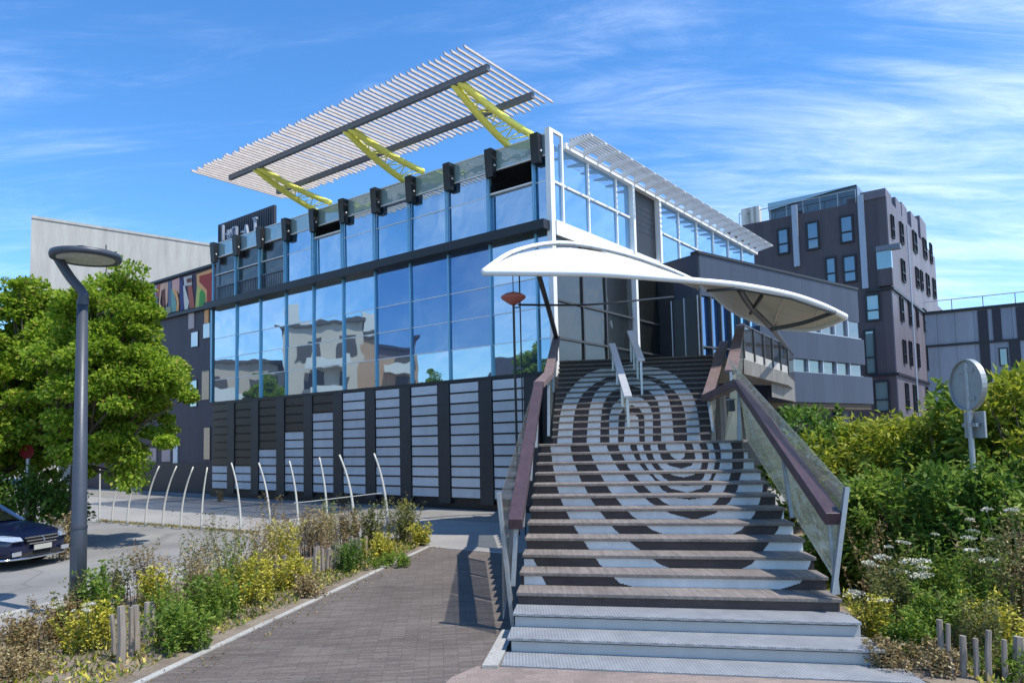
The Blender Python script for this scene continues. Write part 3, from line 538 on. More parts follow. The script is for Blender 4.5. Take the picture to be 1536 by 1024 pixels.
# ------------------------------------------------------------------ brown tower
TC = at_Y(1328, 295, 50); ZTW = TC.z; TC.z = 0; TA = A2; TBd = B2
def LT(s, t, z): return TC+TA*s+TBd*t+V((0, 0, z))      # s along the shaded face, t along the lit face
def onTL(x, y): p = on_plane(x, y, TC, TBd)-TC; return p.dot(TA), p.z
def onTR(x, y): p = on_plane(x, y, TC, TA)-TC; return p.dot(TBd), p.z
TW = thing('brown_tower', 'tall brown-clad office tower with narrow scattered windows behind the wing', 'building', LT(8, 6, 0))
tE1 = onTR(1399, 353)[0]; tE2 = onTR(1429, 520)[0]; sE = onTL(1090, 345)[0]; zst = onTR(1399, 452)[1]
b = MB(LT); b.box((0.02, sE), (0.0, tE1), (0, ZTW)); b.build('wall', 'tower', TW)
b = MB(LT); b.box((-.06, 0.02), (0, tE1), (zst-.0, ZTW)); b.box((-.06, .02), (0, tE2), (0, zst)); b.box((.02, 9), (tE1, tE2), (0, zst)); b.build('lit_wall', 'tower_lit', TW)
for yL, xL in ((433, 1338), (561, 1347)):
    z = onTR(xL, yL)[1]; b = MB(LT); b.box((-.2, sE*.14), (-.16, -.0), (z-.12, z+.06)); b.box((-.2, -.06), (0, tE2 if z < zst else tE1), (z-.12, z+.06)); b.build('ledge', 'towerdark', TW)
Z6 = lambda x, y: (1060+x/2.695, 260+y/2.695)
def towwin(f, x0, y0, x1, y1, mt='glass_win', face='L'):
    (s0, z1), (s1, z0) = f(*Z6(x0, y0)), f(*Z6(x1, y1)); s0, s1 = min(s0, s1), max(s0, s1)
    fr = (lambda a, o, z: LT(a, o, z)) if face == 'L' else (lambda a, o, z: LT(o-.06, a, z))
    b = MB(fr); w_ = .12 if face == 'L' else .05
    for x_, y_ in (((s0-w_, s0), (z0-w_, z1+w_)), ((s1, s1+w_), (z0-w_, z1+w_)), ((s0, s1), (z1, z1+w_)), ((s0, s1), (z0-w_, z0)), ((s0, s1), (z0+(z1-z0)*.36, z0+(z1-z0)*.36+.08))): b.box(x_, (-.14, .0), y_)
    o = b.build('window', 'towerdark', TW); p = MB(); pane_rows(p, s0, s1, [z0, z1], -.03, .0, 0, fr); p.build('pane', mt, o)
for w_ in ((290, 232, 330, 318), (407, 205, 452, 300), (543, 180, 590, 272), (485, 347, 522, 440), (555, 340, 603, 432), (647, 497, 698, 588), (642, 640, 683, 806)): towwin(onTL, *w_, mt='glass_win' if w_[0] < 600 else 'glass_pale')
towwin(onTL, 683, 845, 738, 958, 'glass_pale')
for w_ in ((738, 170, 751, 265), (774, 198, 789, 290), (826, 232, 844, 325), (868, 262, 884, 350), (895, 283, 907, 367), (780, 348, 796, 442), (838, 380, 852, 466), (857, 393, 869, 476), (881, 406, 896, 498), (908, 425, 921, 508), (774, 502, 789, 600), (809, 520, 824, 615), (840, 537, 850, 622), (869, 548, 884, 640), (916, 568, 928, 655), (941, 583, 953, 667), (965, 593, 976, 670), (786, 675, 800, 768), (811, 680, 824, 778), (844, 690, 855, 784), (883, 703, 899, 800), (919, 718, 932, 806), (949, 728, 961, 815), (979, 738, 989, 820), (796, 850, 811, 955), (828, 856, 844, 965), (880, 865, 890, 970), (898, 870, 911, 975), (931, 880, 944, 985)): towwin(onTR, *w_, mt='glass_win', face='R')
(sa_, za_), (sb2, zb2) = onTL(*Z6(690, 322)), onTL(*Z6(738, 455)); b = MB(LT); b.box((sb2-.9, sa_), (-.55, 0), (za_, za_+.35)); o = b.build('bay_hood', 'beamgrey', TW); b = MB(LT); b.box((sb2-.3, sa_), (-.4, 0), (zb2, zb2+1.2)); o = b.build('bay_window', 'tower', TW)
p = MB(LT); p.box((sb2-.3, sa_), (-.4, 0), (zb2+1.2, za_)); p.build('pane', 'glass_pale', o)
for x0, y0, y1 in ((622, 90, 468), (355, 130, 378)): s, z1 = onTL(*Z6(x0, y0)); z0 = onTL(*Z6(x0+8, y1))[1]; b = MB(LT); b.box((s-.2, s+.2), (-.2, 0), (z0, z1)); b.build('downpipe', 'pipe', TW)
for x0, y0, x1, y1 in ((805, 150, 862, 1010),): b = MB(LT); t0 = onTR(*Z6(x0+5, 400))[0]; b.tube([LT(-.2, t0, 0), LT(-.2, t0, ZTW-.5)], .06, 6); b.build('downpipe', 'pipe', TW)
for x0, x1, y in ((722, 745, 76), (762, 783, 98), (787, 807, 118), (824, 850, 156), (860, 884, 173)):
    t0, t1 = onTR(*Z6(x0, y+30))[0], onTR(*Z6(x1, y+40))[0]; z = onTR(*Z6(x0, y))[1]; b = MB(LT); b.box((-.04, 1.6), (t0, t1), (ZTW, max(z, ZTW+.6))); b.build('parapet_block', 'tower_lit', TW)
s0, z1 = onTL(*Z6(660, 82)); b = MB(LT); b.box((s0, s0+1.6), (.2, 1.4), (ZTW, z1)); b.build('parapet_block', 'tower', TW)
sA_, sB_ = onTL(*Z6(600, 100))[0], onTL(*Z6(240, 190))[0]
b = MB(LT); b.box((sA_, sB_), (.8, 4), (ZTW, ZTW+1.5)); o = b.build('penthouse', 'glass_ribbon', TW)
b = MB(LT); zr = onTL(*Z6(510, 60))[1]; sR = onTL(*Z6(510, 60))[0]
b.prism([LT(sR, .6, zr), LT(sB_, .6, zr-.5), LT(sB_, .6, ZTW+1.5), LT(sA_, .6, ZTW+1.5)], TBd*3.5); b.build('glass_roof', 'glass_pale', o)
b = MB(LT); q = 7
for k in range(q+1): s = sA_+(sE-1-sA_)*k/q; b.tube([LT(s, .15, ZTW), LT(s, .15, ZTW+1.0)], .03, 5)
for h in (1.0,): b.tube([LT(sA_, .15, ZTW+h), LT(sE-1, .15, ZTW+h)], .04, 5)
b.build('roof_railing', 'steel', TW)
for k in range(5): s = sB_+.5+(sE-2-sB_)*k/5; b = MB(LT); b.box((s, s+.5), (.0, .5), (ZTW, ZTW+1.3)); b.build('roof_post', 'apt_w', TW)
# ------------------------------------------------------------------ striped block far right
Q1 = at_Y(1424, 469, 60); zq = Q1.z; Q1.z = 0; Q2 = at_z(1600, 452, zq); Q2.z = 0; qd = (Q2-Q1).normalized(); qn = V((qd.y, -qd.x, 0))
def LQ(s, o, z): return Q1+qd*s-qn*o+V((0, 0, z))
def onQ(x, y): p = on_plane(x, y, Q1, qn)-Q1; return p.dot(qd), p.z
SB = thing('striped_block', 'pale grey panelled block with broad dark vertical stripes at the far right', 'building', LQ(10, 5, 0)); QL = (Q2-Q1).length+4
b = MB(LQ); b.box((-3, QL), (0, 12), (0, zq)); b.build('wall', 'stripe_l', SB)
b = MB(LQ); b.box((-3, QL), (-.15, .3), (zq, zq+.25)); b.build('roof_edge', 'black', SB)
Z9 = lambda x, y: (1280+x/4.875, 450+y/4.875)
zmid = onQ(1500, 511)[1]
for x0, x1, zA, zB_ in ((1469, 1484, 0, zq-.06), (1491, 1504, zmid, zq-.06), (1527, 1543, zmid, zq-.06), (1513, 1530, 0, zmid), (1548, 1562, 0, zmid)):
    s0, s1 = onQ(x0, 511)[0], onQ(x1, 511)[0]; b = MB(LQ); b.box((s0, s1), (-.08, 0), (zA, zB_)); b.build('dark_stripe', 'stripe_d', SB)
z = onQ(*Z9(735, 325))[1]; b = MB(LQ); b.box((-3, QL), (-.12, -.085), (z-.1, z+.1)); b.build('joint_band', 'black', SB)
s0, z1 = onQ(*Z9(1060, 350)); s1, z0 = onQ(*Z9(1138, 480)); b = MB(LQ); b.box((s0, s1), (-.05, 0), (z0, z1)); o = b.build('window', 'towerdark', SB); p = MB(); pane_rows(p, s0+.1, s1-.1, [z0+.1, z1-.1], -.054, 0, 0, LQ); p.build('pane', 'glass_win', o)
b = MB(LQ)
for k in range(8): b.tube([LQ(-2+k*2.2, .6, zq+.25), LQ(-2+k*2.2, .6, zq+1.2)], .04, 5)
b.tube([LQ(-2, .6, zq+1.2), LQ(13.4, .6, zq+1.2)], .04, 5); b.build('roof_railing', 'steel', SB)
# ------------------------------------------------------------------ staircase
SX, SY, STH, ST, SW_, SR, SPS = -.1183, 7.448, .10339, .4265, 3.559, .155, .20676
sdir = V((math.sin(STH), math.cos(STH), 0)); sper = V((math.cos(SPS), -math.sin(SPS), 0))
def SLp(k): return V((SX, SY, 0))+sdir*(k*ST)
STR = thing('staircase', 'broad public staircase with wooden treads and black and white painted risers', 'staircase', SLp(8)+sper*1.7)
ML = plain('lower_riser_metal', (.46, .455, .44), .5, .1, .1, 5)
for k in range(3):
    ext = (.34, .16, .08)[k]; l0 = SLp(k)-sper*(.02+.02*(2-k)); W_ = SW_+ext; z = k*SR+.012; d = ST+.05
    b = MB(); b.prism([l0+V((0, 0, z-.03)), l0+sper*W_+V((0, 0, z-.03)), l0+sper*W_+sdir*d+V((0, 0, z-.03)), l0+sdir*d+V((0, 0, z-.03))], (0, 0, .03))
    b.build('metal_tread', 'checker', STR, bevel=.004)
    l1 = SLp(k+1)-sper*.0+sdir*.05; W1_ = SW_+((.12, .06, .0)[k])
    if k < 2: b = MB(); b.prism([l1+V((0, 0, z)), l1+sper*W1_+V((0, 0, z)), l1+sper*W1_+V((0, 0, z+SR-.05)), l1+V((0, 0, z+SR-.05))], sdir*.04); b.build('metal_riser', ML, STR)
# painted mural: one anamorphic drawing of nested rings spread over the riser boards; each ring is listed by its
# outer and inner left edge, height by height, as it reads from the foot of the stairs. The paint stays on the boards.
RINGS_LOW = [([(655, 825), (672, 826), (687, 828), (701, 830), (717, 833), (734, 837), (753, 843), (772, 852), (794, 864), (819, 881), (846, 900), (874, 930), (888, 985), (893, 1070)], [(655, 853), (672, 856), (687, 859), (701, 864), (717, 870), (734, 879), (753, 889), (772, 904), (794, 922), (819, 953), (846, 990), (860, 1030), (866, 1070)]),
 ([(655, 881), (672, 884), (687, 889), (701, 896), (717, 904), (734, 914), (753, 929), (772, 947), (794, 978), (806, 1010), (812, 1060)], [(655, 907), (672, 911), (687, 918), (701, 926), (717, 940), (734, 953), (753, 975), (770, 1006), (780, 1045)]),
 ([(655, 925), (672, 928), (687, 936), (701, 943), (717, 956), (734, 972), (753, 996), (763, 1018), (766, 1040)], [(655, 943), (672, 946), (687, 953), (701, 963), (717, 980), (734, 993), (746, 1014), (750, 1040)]),
 ([(655, 953), (672, 956), (687, 961), (701, 971), (717, 985), (732, 1006), (738, 1030)], [(655, 962), (672, 965), (687, 971), (701, 981), (717, 996), (726, 1012), (729, 1030)]),
 ([(655, 974), (672, 976), (687, 981), (701, 991), (712, 1008), (715, 1024)], [(655, 985), (672, 987), (687, 992), (698, 1004), (702, 1020)]),
 ([(655, 998), (672, 999), (685, 1008), (690, 1018)], [(655, 1024), (672, 1024)])]
RINGS_UP = [([(660, 836), (631, 839), (614, 842), (603, 845), (592, 850), (584, 856), (575, 863), (566, 873), (558, 886), (552, 905), (546, 948)], [(660, 858), (631, 860), (614, 863), (603, 867), (592, 873), (584, 881), (575, 892), (566, 910), (560, 948)]),
 ([(660, 880), (631, 882), (614, 884), (603, 887), (592, 891), (584, 897), (575, 908), (568, 925), (565, 948)], [(660, 900), (631, 901), (614, 903), (603, 906), (592, 913), (584, 924), (579, 948)]),
 ([(660, 914), (624, 914), (608, 919), (597, 931), (592, 948)], [(660, 927), (624, 928), (612, 936), (607, 948)]),
 ([(660, 936), (626, 938), (618, 948)], [(660, 950), (630, 950)])]
def edge(tab, y):
    tab = sorted(tab)
    if y < tab[0][0]: return tab[0][1] if tab[0][0] in (655,) else None
    if y > tab[-1][0]: return tab[-1][1] if tab[-1][0] in (660,) else None
    for (y0, x0), (y1, x1) in zip(tab[:-1], tab[1:]):
        if y0 <= y <= y1: return x0+(x1-x0)*(y-y0)/max(1e-6, y1-y0)
def painted(x, y, low):
    if low:
        if y > 897: return False
        c = 1014+(y-672)*.26; xl = c-abs(x-c)*(1. if x < c else 1.02)
        if 838 < y < 893 and 786+(y-846)*.02 < x < 804+(y-846)*.5: return True
        R_ = RINGS_LOW
    else: c = 948; xl = c-(c-x if x < c else (x-c)/.92); R_ = RINGS_UP
    for o, i in R_:
        a_, b_ = edge(o, y), edge(i, y)
        if a_ is None: continue
        if xl >= a_ and (b_ is None or xl < b_): return True
    return False
def px(P):
    d = P-CAM; z_ = d.dot(FW); return 768+FPX*d.dot(RT)/z_, CY-FPX*d.dot(UP)/z_
def riser(l, r, z0, z1, low):
    W_ = (r-l).length; ax = (r-l)/W_; nrm = V((ax.y, -ax.x, 0)); b = MB(); P = lambda u_, z_: l+ax*(W_*u_)+V((0, 0, z_)); NC, NR = 400, 10
    for j in range(NR):
        za, zb_ = z0+(z1-z0)*j/NR, z0+(z1-z0)*(j+1)/NR; run = None; st = 0
        for k in range(NC+1):
            v_ = painted(*px(P((k+.5)/NC, (za+zb_)/2)), low) if k < NC else None
            if v_ != run:
                if run is not None: b.quad(P(st/NC, za), P(k/NC, za), P(k/NC, zb_), P(st/NC, zb_), int(run))
                run = v_; st = k
    b.quad(P(1, z0)-nrm*.03, P(0, z0)-nrm*.03, P(0, z1)-nrm*.03, P(1, z1)-nrm*.03, 0)
    return b
def flight(k, l, r, l2, r2, z, pat):
    up = V((0, 0, 1)); fw = ((l2-l)+(r2-r))/2; nz = fw.normalized()
    ri = riser(l+nz*.035-up*0, r+nz*.035, z-SR, z-.042, pat); ri.build('riser', ['riser_d', 'riser_w'], STR)
    b = MB(); ov = .02; ax = (r-l).normalized()
    b.prism([l-ax*ov+up*(z-.042), r+ax*ov+up*(z-.042), r2+ax*ov+nz*.03+up*(z-.042), l2-ax*ov+nz*.03+up*(z-.042)], up*.042); b.build('tread', 'wood_tread', STR, bevel=.006)
for k in range(3, 15):
    l = SLp(k); l2 = SLp(k+1); flight(k, l, l+sper*SW_, l2, l2+sper*SW_, k*SR, True)
ul0 = at_Y(828.7, 655, 14.9); ur0 = at_Y(1066, 655, 14.2); ul0.z = ur0.z = 0; ZTOP = 29*SR
ul1 = at_z(839.6, 541, ZTOP); ur1 = at_z(1068.5, 532, ZTOP); ul1.z = ur1.z = 0
b = MB(); l14, r14 = SLp(14.8), SLp(14.8)+sper*SW_
b.prism([l14+V((0, 0, 14*SR-.05)), r14+V((0, 0, 14*SR-.05)), ur0+sper*.75+sdir*.3+V((0, 0, 14*SR-.05)), ur0+sdir*.1+V((0, 0, 14*SR-.05)), ul0+sdir*.1+V((0, 0, 14*SR-.05)), ul0-sper*.35+sdir*.1+V((0, 0, 14*SR-.05))], (0, 0, .048)); b.build('landing', 'wood_tread', STR)
for k in range(1, 16):
    u = (k-1)/14; u2 = k/14; flight(k, ul0.lerp(ul1, u), ur0.lerp(ur1, u), ul0.lerp(ul1, u2), ur0.lerp(ur1, u2), (14+k)*SR, False)
# top landing, side walls
b = MB(); tl = [ul1, ur1, at_z(1112, 548, 4.3), W1+wd*4-wn*.3, W1, CN+B2*4.9, CN+B2*.2-A2*.16]
tl = [ul1+sdir*.4, ur1+sdir*.4, V((6.6, 21.0, 0)), LW(5.5, -.4, 0), LW(0, -.02, 0), lw-A2*.1, LB(-.25, 0, 0)]
b.prism([V((p.x, p.y, ZTOP-.3)) for p in tl], (0, 0, .298)); b.build('top_landing', 'concrete_d', STR)
for sgn, dx in ((0, .06), (1, -.06)):
    b = MB(); P3 = SLp(3.2)+sper*(SW_*sgn+dx); P14 = SLp(14)+sper*(SW_*sgn+dx); P0b = (ul0, ur0)[sgn]; P1b = (ul1, ur1)[sgn]
    b.prism([P3, P3+V((0, 0, 3*SR-.32)), P14+V((0, 0, 14*SR-.32)), V((P0b.x, P0b.y, 14*SR-.32)), V((P1b.x, P1b.y, ZTOP-.45)), V((P1b.x, P1b.y, 0))], sper*(.05 if sgn == 0 else -.05)); b.build('stringer', 'concrete_d', STR)
b = MB(); p_, q_ = SLp(-.2)-sper*.16, SLp(3)-sper*.12; b.bar(p_+V((0, 0, .0)), q_+V((0, 0, .0)), .16, .06); b.build('side_kerb', 'kerb', STR)
sheet('forecourt', [SLp(-.02)-sper*.3, SLp(-.02)+sper*4.1, SLp(-3)+sper*6, SLp(-12)+sper*6, SLp(-12)-sper*1.2, SLp(-.9)-sper*.5], -.004, 'redbrick')
# ------------------------------------------------------------------ balustrades
def balu(name, label, rails, panels, posts, railmat='rail', w=.17, h=.14, pmat='leaf_shadow'):
    t = thing(name, label, 'balustrade', (rails[0][0].x, rails[0][0].y, 0), 'stair balustrades')
    for p, q in rails: b = MB(); b.bar(p, q, w, h); b.build('rail', railmat, t, bevel=.008)
    for pp in panels:
        pm = pmat
        if isinstance(pp, tuple): pp, pm = pp
        n_ = (pp[1]-pp[0]).cross(pp[2]-pp[0]).normalized(); b = MB(); b.prism(pp, n_*.012); b.build('panel', pm, t)
    for p, q, ww in posts: b = MB(); b.bar(p, q, ww, .05, 0, sper); b.build('post', 'steel', t, bevel=.004)
    return t
U = V((0, 0, 1))
def tread_pt(k, u, h=0): return SLp(k)+sper*(SW_*u)+U*(k*SR+h)
# left lower
la, lb = at_Y(773, 786, 8.75), at_Y(808, 577, 13.7)
def lerp(p, q, n): return [p.lerp(q, k/n) for k in range(n+1)]
bL = lerp(tread_pt(3, -.035), tread_pt(14, -.035), 3); tL = lerp(la-U*.09-sper*.05, lb-U*.09-sper*.05, 3)
gt = lerp(at_Y(751, 742, 8.85), at_Y(802, 576, 13.6), 3); gb = lerp(tread_pt(2.7, -.05)-U*.25, tread_pt(14, -.05)-U*.25, 3)
balu('balustrade', 'left lower stair balustrade with purple-brown timber rail ending beside the dark path', [(la, lb)],
     [([gb[i].lerp(gb[i+1], .02), gb[i].lerp(gb[i+1], .98), gt[i].lerp(gt[i+1], .98), gt[i].lerp(gt[i+1], .02)], 'meshpanel') for i in range(3)],
     [(at_Y(770, 938, 8.85), at_Y(748, 738, 8.85), .07)]+[(tread_pt(k, -.02), la.lerp(lb, (k-3)/11.)-U*.06, .05) for k in (3.3, 6.7, 10.3, 13.6)])
# left upper
lc, ld = at_Y(823, 562, 15.0), at_Y(835, 506, 20.8)
zf = lambda q, u: V((q.x, q.y, (15+14*u)*SR))
b0, b1 = zf(ul0, 0)-sper*.08, zf(ul1, 1)-sper*.08
balu('balustrade', 'left upper stair balustrade with worn brown board rail rising to the glass corner', [(lc, ld), (lb, lc)],
     [([b0, b0.lerp(b1, .48), lc.lerp(ld, .48)-U*.08, lc-U*.08], 'balglass'), ([b0.lerp(b1, .5), b1, ld-U*.08, lc.lerp(ld, .5)-U*.08], 'balglass')], [(b0, lc, .05), (b0.lerp(b1, .5), lc.lerp(ld, .5), .05), (b1, ld, .05)], 'rail_grey', .2, .12)
# right lower
ra, rb = at_Y(1250, 778, 8.0), at_Y(1108, 574, 12.8)
rc = at_Y(1058, 598, 14.4)
bR = lerp(tread_pt(3, 1.02), tread_pt(14, 1.02), 2); mR = lerp(ra-U*.08, rb-U*.08, 2); oR = lerp(at_Y(1268, 732, 8.05), at_Y(1092, 538, 13.2), 2); obR = lerp(at_Y(1253, 874, 8.03)-sper*.1, tread_pt(14, 1.05), 2); bR[0] = tread_pt(3.15, 1.0)+U*.12
balu('balustrade', 'right lower stair balustrade with purple-brown timber rail and glass painted with leaf shadows beside the bushes', [(ra, rb), (rb, rc)],
     [([bR[i], bR[i+1], mR[i+1], mR[i]], 'leaf_shadow') for i in range(2)]+[([obR[i]+sper*.1, obR[i+1]+sper*.1, oR[i+1], oR[i]], 'balglass') for i in range(2)],
     [(at_Y(1250, 890, 7.98), at_Y(1270, 730, 8.0), .1), (tread_pt(3.2, 1.0), ra.lerp(rb, .03)-U*.06, .04), (tread_pt(7.3, 1.005), ra.lerp(rb, .42)-U*.06, .09), (tread_pt(13.9, .985), rb-U*.06, .06)])
# right upper: two boards with pale panels
rd, re_ = at_Y(1062, 597, 14.3), at_Y(1086, 514, 20.3)
rf, rg = at_Y(1096, 558, 14.6), at_Y(1111, 489, 20.9)
b0, b1 = zf(ur0, 0)+sper*.05, zf(ur1, 1)+sper*.05
balu('balustrade', 'right upper stair balustrade with worn mauve boards and pale glass panels under the canopy', [(rd, re_)],
     [([b0-U*.15, b0.lerp(b1, .5)-U*.15, rd.lerp(re_, .5)-U*.07, rd-U*.07], 'frost'), ([b0.lerp(b1, .52), b1, re_-U*.07, rd.lerp(re_, .52)-U*.07], 'frost'),
      ([tread_pt(14, 1.0), tread_pt(14, 1.0)+sdir*1.6, rf-U*.2, rb-U*.2], 'frost'), ([tread_pt(14, 1.0)+sdir*1.6+sper*.05, V((rg.x, rg.y, 4.2)), rg-U*.1, rf-U*.1], 'frost')],
     [(b0, rd, .05), (b1, re_, .05), (tread_pt(14, .99)+sdir*.1, rb-U*.05, .07)], 'rail_grey', .24, .10)
balu('balustrade', 'outer mauve board rail beside the concrete terrace at the head of the stairs', [(rf, rg)], [([rf-U*.5, rg-U*.5, rg-U*.06, rf-U*.06], 'frost')], [(V((rf.x, rf.y, 2.2)), rf, .06)], 'rail_grey', .24, .10)
# small fitting on the landing post
b = MB(); q = at_Y(1098, 608, 13.0); b.prism([q+V((-.06, 0, -.1)), q+V((.06, 0, -.1)), q+V((.05, 0, .1)), q+V((-.05, 0, .1))], (0, .12, 0)); b.bar(q+V((-.07, .06, .11)), q+V((.07, .06, .11)), .16, .03, 1); tag(b.build('stair_light', ['steel_dark', 'steel'], bevel=.01), 'small grey wall light fixed to the landing post of the right balustrade', 'light')
def handrail(p, q, foot, label):
    t = thing('handrail', label, 'handrail', (foot.x, foot.y, foot.z), 'central stair handrails'); b = MB(); b.bar(p, q, .17, .06); b.build('rail', 'steel_l', t, bevel=.01)
    for u in (.03, .35, .66, .97): h = p.lerp(q, u); b = MB(); b.bar(h-U*.88, h-U*.02, .10 if u == .03 else .06, .05, 0, sper); b.build('post', 'steel_l', t)
    b = MB(); b.prism([p-U*.12, q-U*.12, q-U*.8, p-U*.8], sper*.01); b.build('panel', 'balglass', t)
p1_, p2_ = at_Y(942, 595, 15.0), at_Y(962, 540, 17.2)
handrail(p1_, at_Y(918, 516, 19.7), p1_-U*.9, 'front grey steel handrail in the middle of the upper flight')
handrail(p2_, at_Y(945, 497, 20.5), p2_-U*.9, 'rear grey steel handrail near the top of the stairs')
# ------------------------------------------------------------------ terrace beside the stair head
e0, e1 = V((6.85, 21.3, 0)), V((10.2, 26.7, 0)); e2_ = LW(onW(1181, 555)[0], -.3, 0); ed_ = (e1-e0).normalized(); en = V((ed_.y, -ed_.x, 0))
TR = thing('terrace_balcony', 'concrete terrace with dark mesh parapet jutting out beside the stair head', 'balcony', e0.lerp(e1, .5))
b = MB(); b.prism([p+U*4.05 for p in (e0, e1, e2_, LW(5.2, -.45, 0))], (0, 0, .44)); b.prism([p+U*3.55 for p in (e0.lerp(e2_, .45), e1.lerp(e2_, .65), e2_, LW(5.2, -.45, 0).lerp(e2_, .2))], (0, 0, .5)); b.build('slab', 'concrete_d', TR)
b = MB(); b.prism([e0+U*4.49, e1+U*4.49, e1+U*4.75, e0+U*4.75], -en*.12); b.build('upstand', 'concrete', TR)
b = MB(); b.prism([e0+U*4.75, e1+U*4.75, e1+U*5.5, e0+U*5.5], -en*.03); b.prism([e1+U*4.4, e2_+U*4.4, e2_+U*5.5, e1+U*5.5], -ed_*.03); b.build('mesh_parapet', 'darkmesh', TR)
b = MB()
for k in range(6): q = e0.lerp(e1, k/5); b.tube([q+U*4.5+en*.03, q+U*5.55+en*.03], .03, 6)
b.tube([e0+U*5.52, e1+U*5.52, e2_+U*5.52], .035, 6); b.build('parapet_rail', 'steel_dark', TR)
b = MB(); pm = e0.lerp(e1, .45)-en*1.6; b.tube([pm, pm+U*3.6], .25, 10); b.build('support_column', 'concrete_d', TR)
# ------------------------------------------------------------------ fabric canopy
def spl(P, n):
    P = [V(p) for p in P]; out = []; m_ = len(P)-1
    for i in range(m_):
        a_, b_, c_, d_ = P[max(i-1, 0)], P[i], P[i+1], P[min(i+2, m_)]
        for k in range(n): t = k/n; out.append(.5*((2*b_)+(c_-a_)*t+(2*a_-5*b_+4*c_-d_)*t*t+(3*b_-a_-3*c_+d_)*t**3))
    return out+[P[-1]]
fp = [(725, 409, 17.2), (800, 409.5, 16.6), (900, 411, 16.2), (1000, 418, 16.1), (1046, 421.5, 16.2), (1110, 428, 16.4), (1180, 441, 16.8), (1230, 457, 17.2), (1268, 475, 17.8)]
bp = [(725, 407, 17.4), (775, 376, 19.2), (850, 365, 20.2), (950, 385, 20.8), (1046, 424, 21.0), (1100, 466, 20.8), (1160, 489, 20.3), (1220, 493, 19.4), (1268, 476, 18.0)]
FE = spl([at_Y(*p) for p in fp], 8); BE = spl([at_Y(*p) for p in bp], 8)
MC = thing('fabric_canopy', 'white tensioned fabric canopy with twisted leaf shape over the top of the stairs', 'canopy', at_Y(1000, 560, 19))
b = MB(); n = len(FE); nvv = 12; base = []
for i in range(n):
    vmax = 1-.12*min(1, max(0, (n*.52-i)/(n*.1))); e = math.sin(math.pi*i/(n-1))
    for j in range(nvv+1): v_ = .015+(vmax-.015)*j/nvv; p = FE[i].lerp(BE[i], v_); p = p+U*((-.20 if i < n*.5 else .10)*e*math.sin(math.pi*v_)); b.v.append(p)
for i in range(n-1):
    for j in range(nvv): q = i*(nvv+1)+j; b.f.append([q, q+1, q+nvv+2, q+nvv+1]); b.m.append(0)
me = b.build('membrane', 'membrane', MC, True); so_ = me.modifiers.new('thick', 'SOLIDIFY'); so_.thickness = .012
for i in (8, 16, 24, 32, 40, 48, 56):
    q = i*(nvv+1); b = MB()
    for j in range(nvv): a_, c_ = me.data.vertices[q+j].co+org(MC), me.data.vertices[q+j+1].co+org(MC); b.bar(a_, c_, .05, .03)
    b.build('seam', 'membrane', MC)
b = MB(); b.tube(FE, .075, 10); b.build('front_tube', 'white', MC, True)
b = MB(); b.tube(BE, .07, 10); b.build('rear_tube', 'white', MC, True)
b = MB()
for i in range(3, int(n*.5), 2): p = FE[i].lerp(BE[i], .925); b.tube([p, BE[i]], .014, 5)
b.build('lacing', 'steel', MC)
b = MB(); st_ = at_Y(1160, 492, 20.2); kn1 = FE[40]
b.tube([at_Y(808, 412, 17.4), at_Y(822, 460, 18.6), at_Y(836, 512, 20.4)], .065, 8); b.build('strut', 'steel_dark', MC, True)
b = MB(); b.tube(spl([at_Y(1108, 432, 16.6), at_Y(1128, 462, 18), at_Y(1162, 497, 20.2), e1+U*5.45], 6), .075, 8); b.tube(spl([at_Y(1142, 444, 17.2), at_Y(1126, 470, 18.3)], 3), .05, 8); b.build('strut', 'steel_dark', MC, True)
b = MB(); b.tube(spl([at_Y(1155, 494, 18.6), at_Y(1205, 484, 18.2), at_Y(1252, 468, 17.3)], 6), .055, 8); b.tube([at_Y(1060, 436, 16.6), at_Y(1108, 433, 16.3), at_Y(1185, 447, 16.5), at_Y(1252, 470, 17.0)], .035, 6); b.build('spar', 'steel_dark', MC, True)
# ------------------------------------------------------------------ saucer lamp on its slender mast, and the cable
q = at_Y(770, 446, 17.6); SLM = thing('mast_lamp', 'reddish saucer-shaped lamp on a slender double mast in front of the glass facade', 'lamp', (q.x, q.y, 0))
b = MB(); b.lathe([(.0, .15), (.06, .13), (.2, .09), (.30, .03), (.31, .0), (.28, -.04), (.14, -.14), (.05, -.19), (.0, -.19)], q, 28); b.build('saucer', 'saucer', SLM, True)
b = MB(); b.tube([V((q.x, q.y, 0)), q-U*.15], .03, 8); b.tube([V((q.x+.16, q.y, 0)), q+V((.16, 0, .55))], .018, 6); b.tube([q+U*.1, q+U*.62], .012, 5); b.bar(q+V((0, 0, -.25)), q+V((.16, 0, -.25)), .03, .03); b.build('mast', 'black', SLM)
b = MB(); pts = [at_Y(778, 457, 17.6), at_Y(880, 457, 19.5), at_Y(960, 450, 21.5), at_Y(1010, 445, 23)]; b.tube(spl(pts, 5), .028, 6); tag(b.build('power_cable', 'black'), 'black cable stretched from the saucer lamp towards the entrance', 'cable')
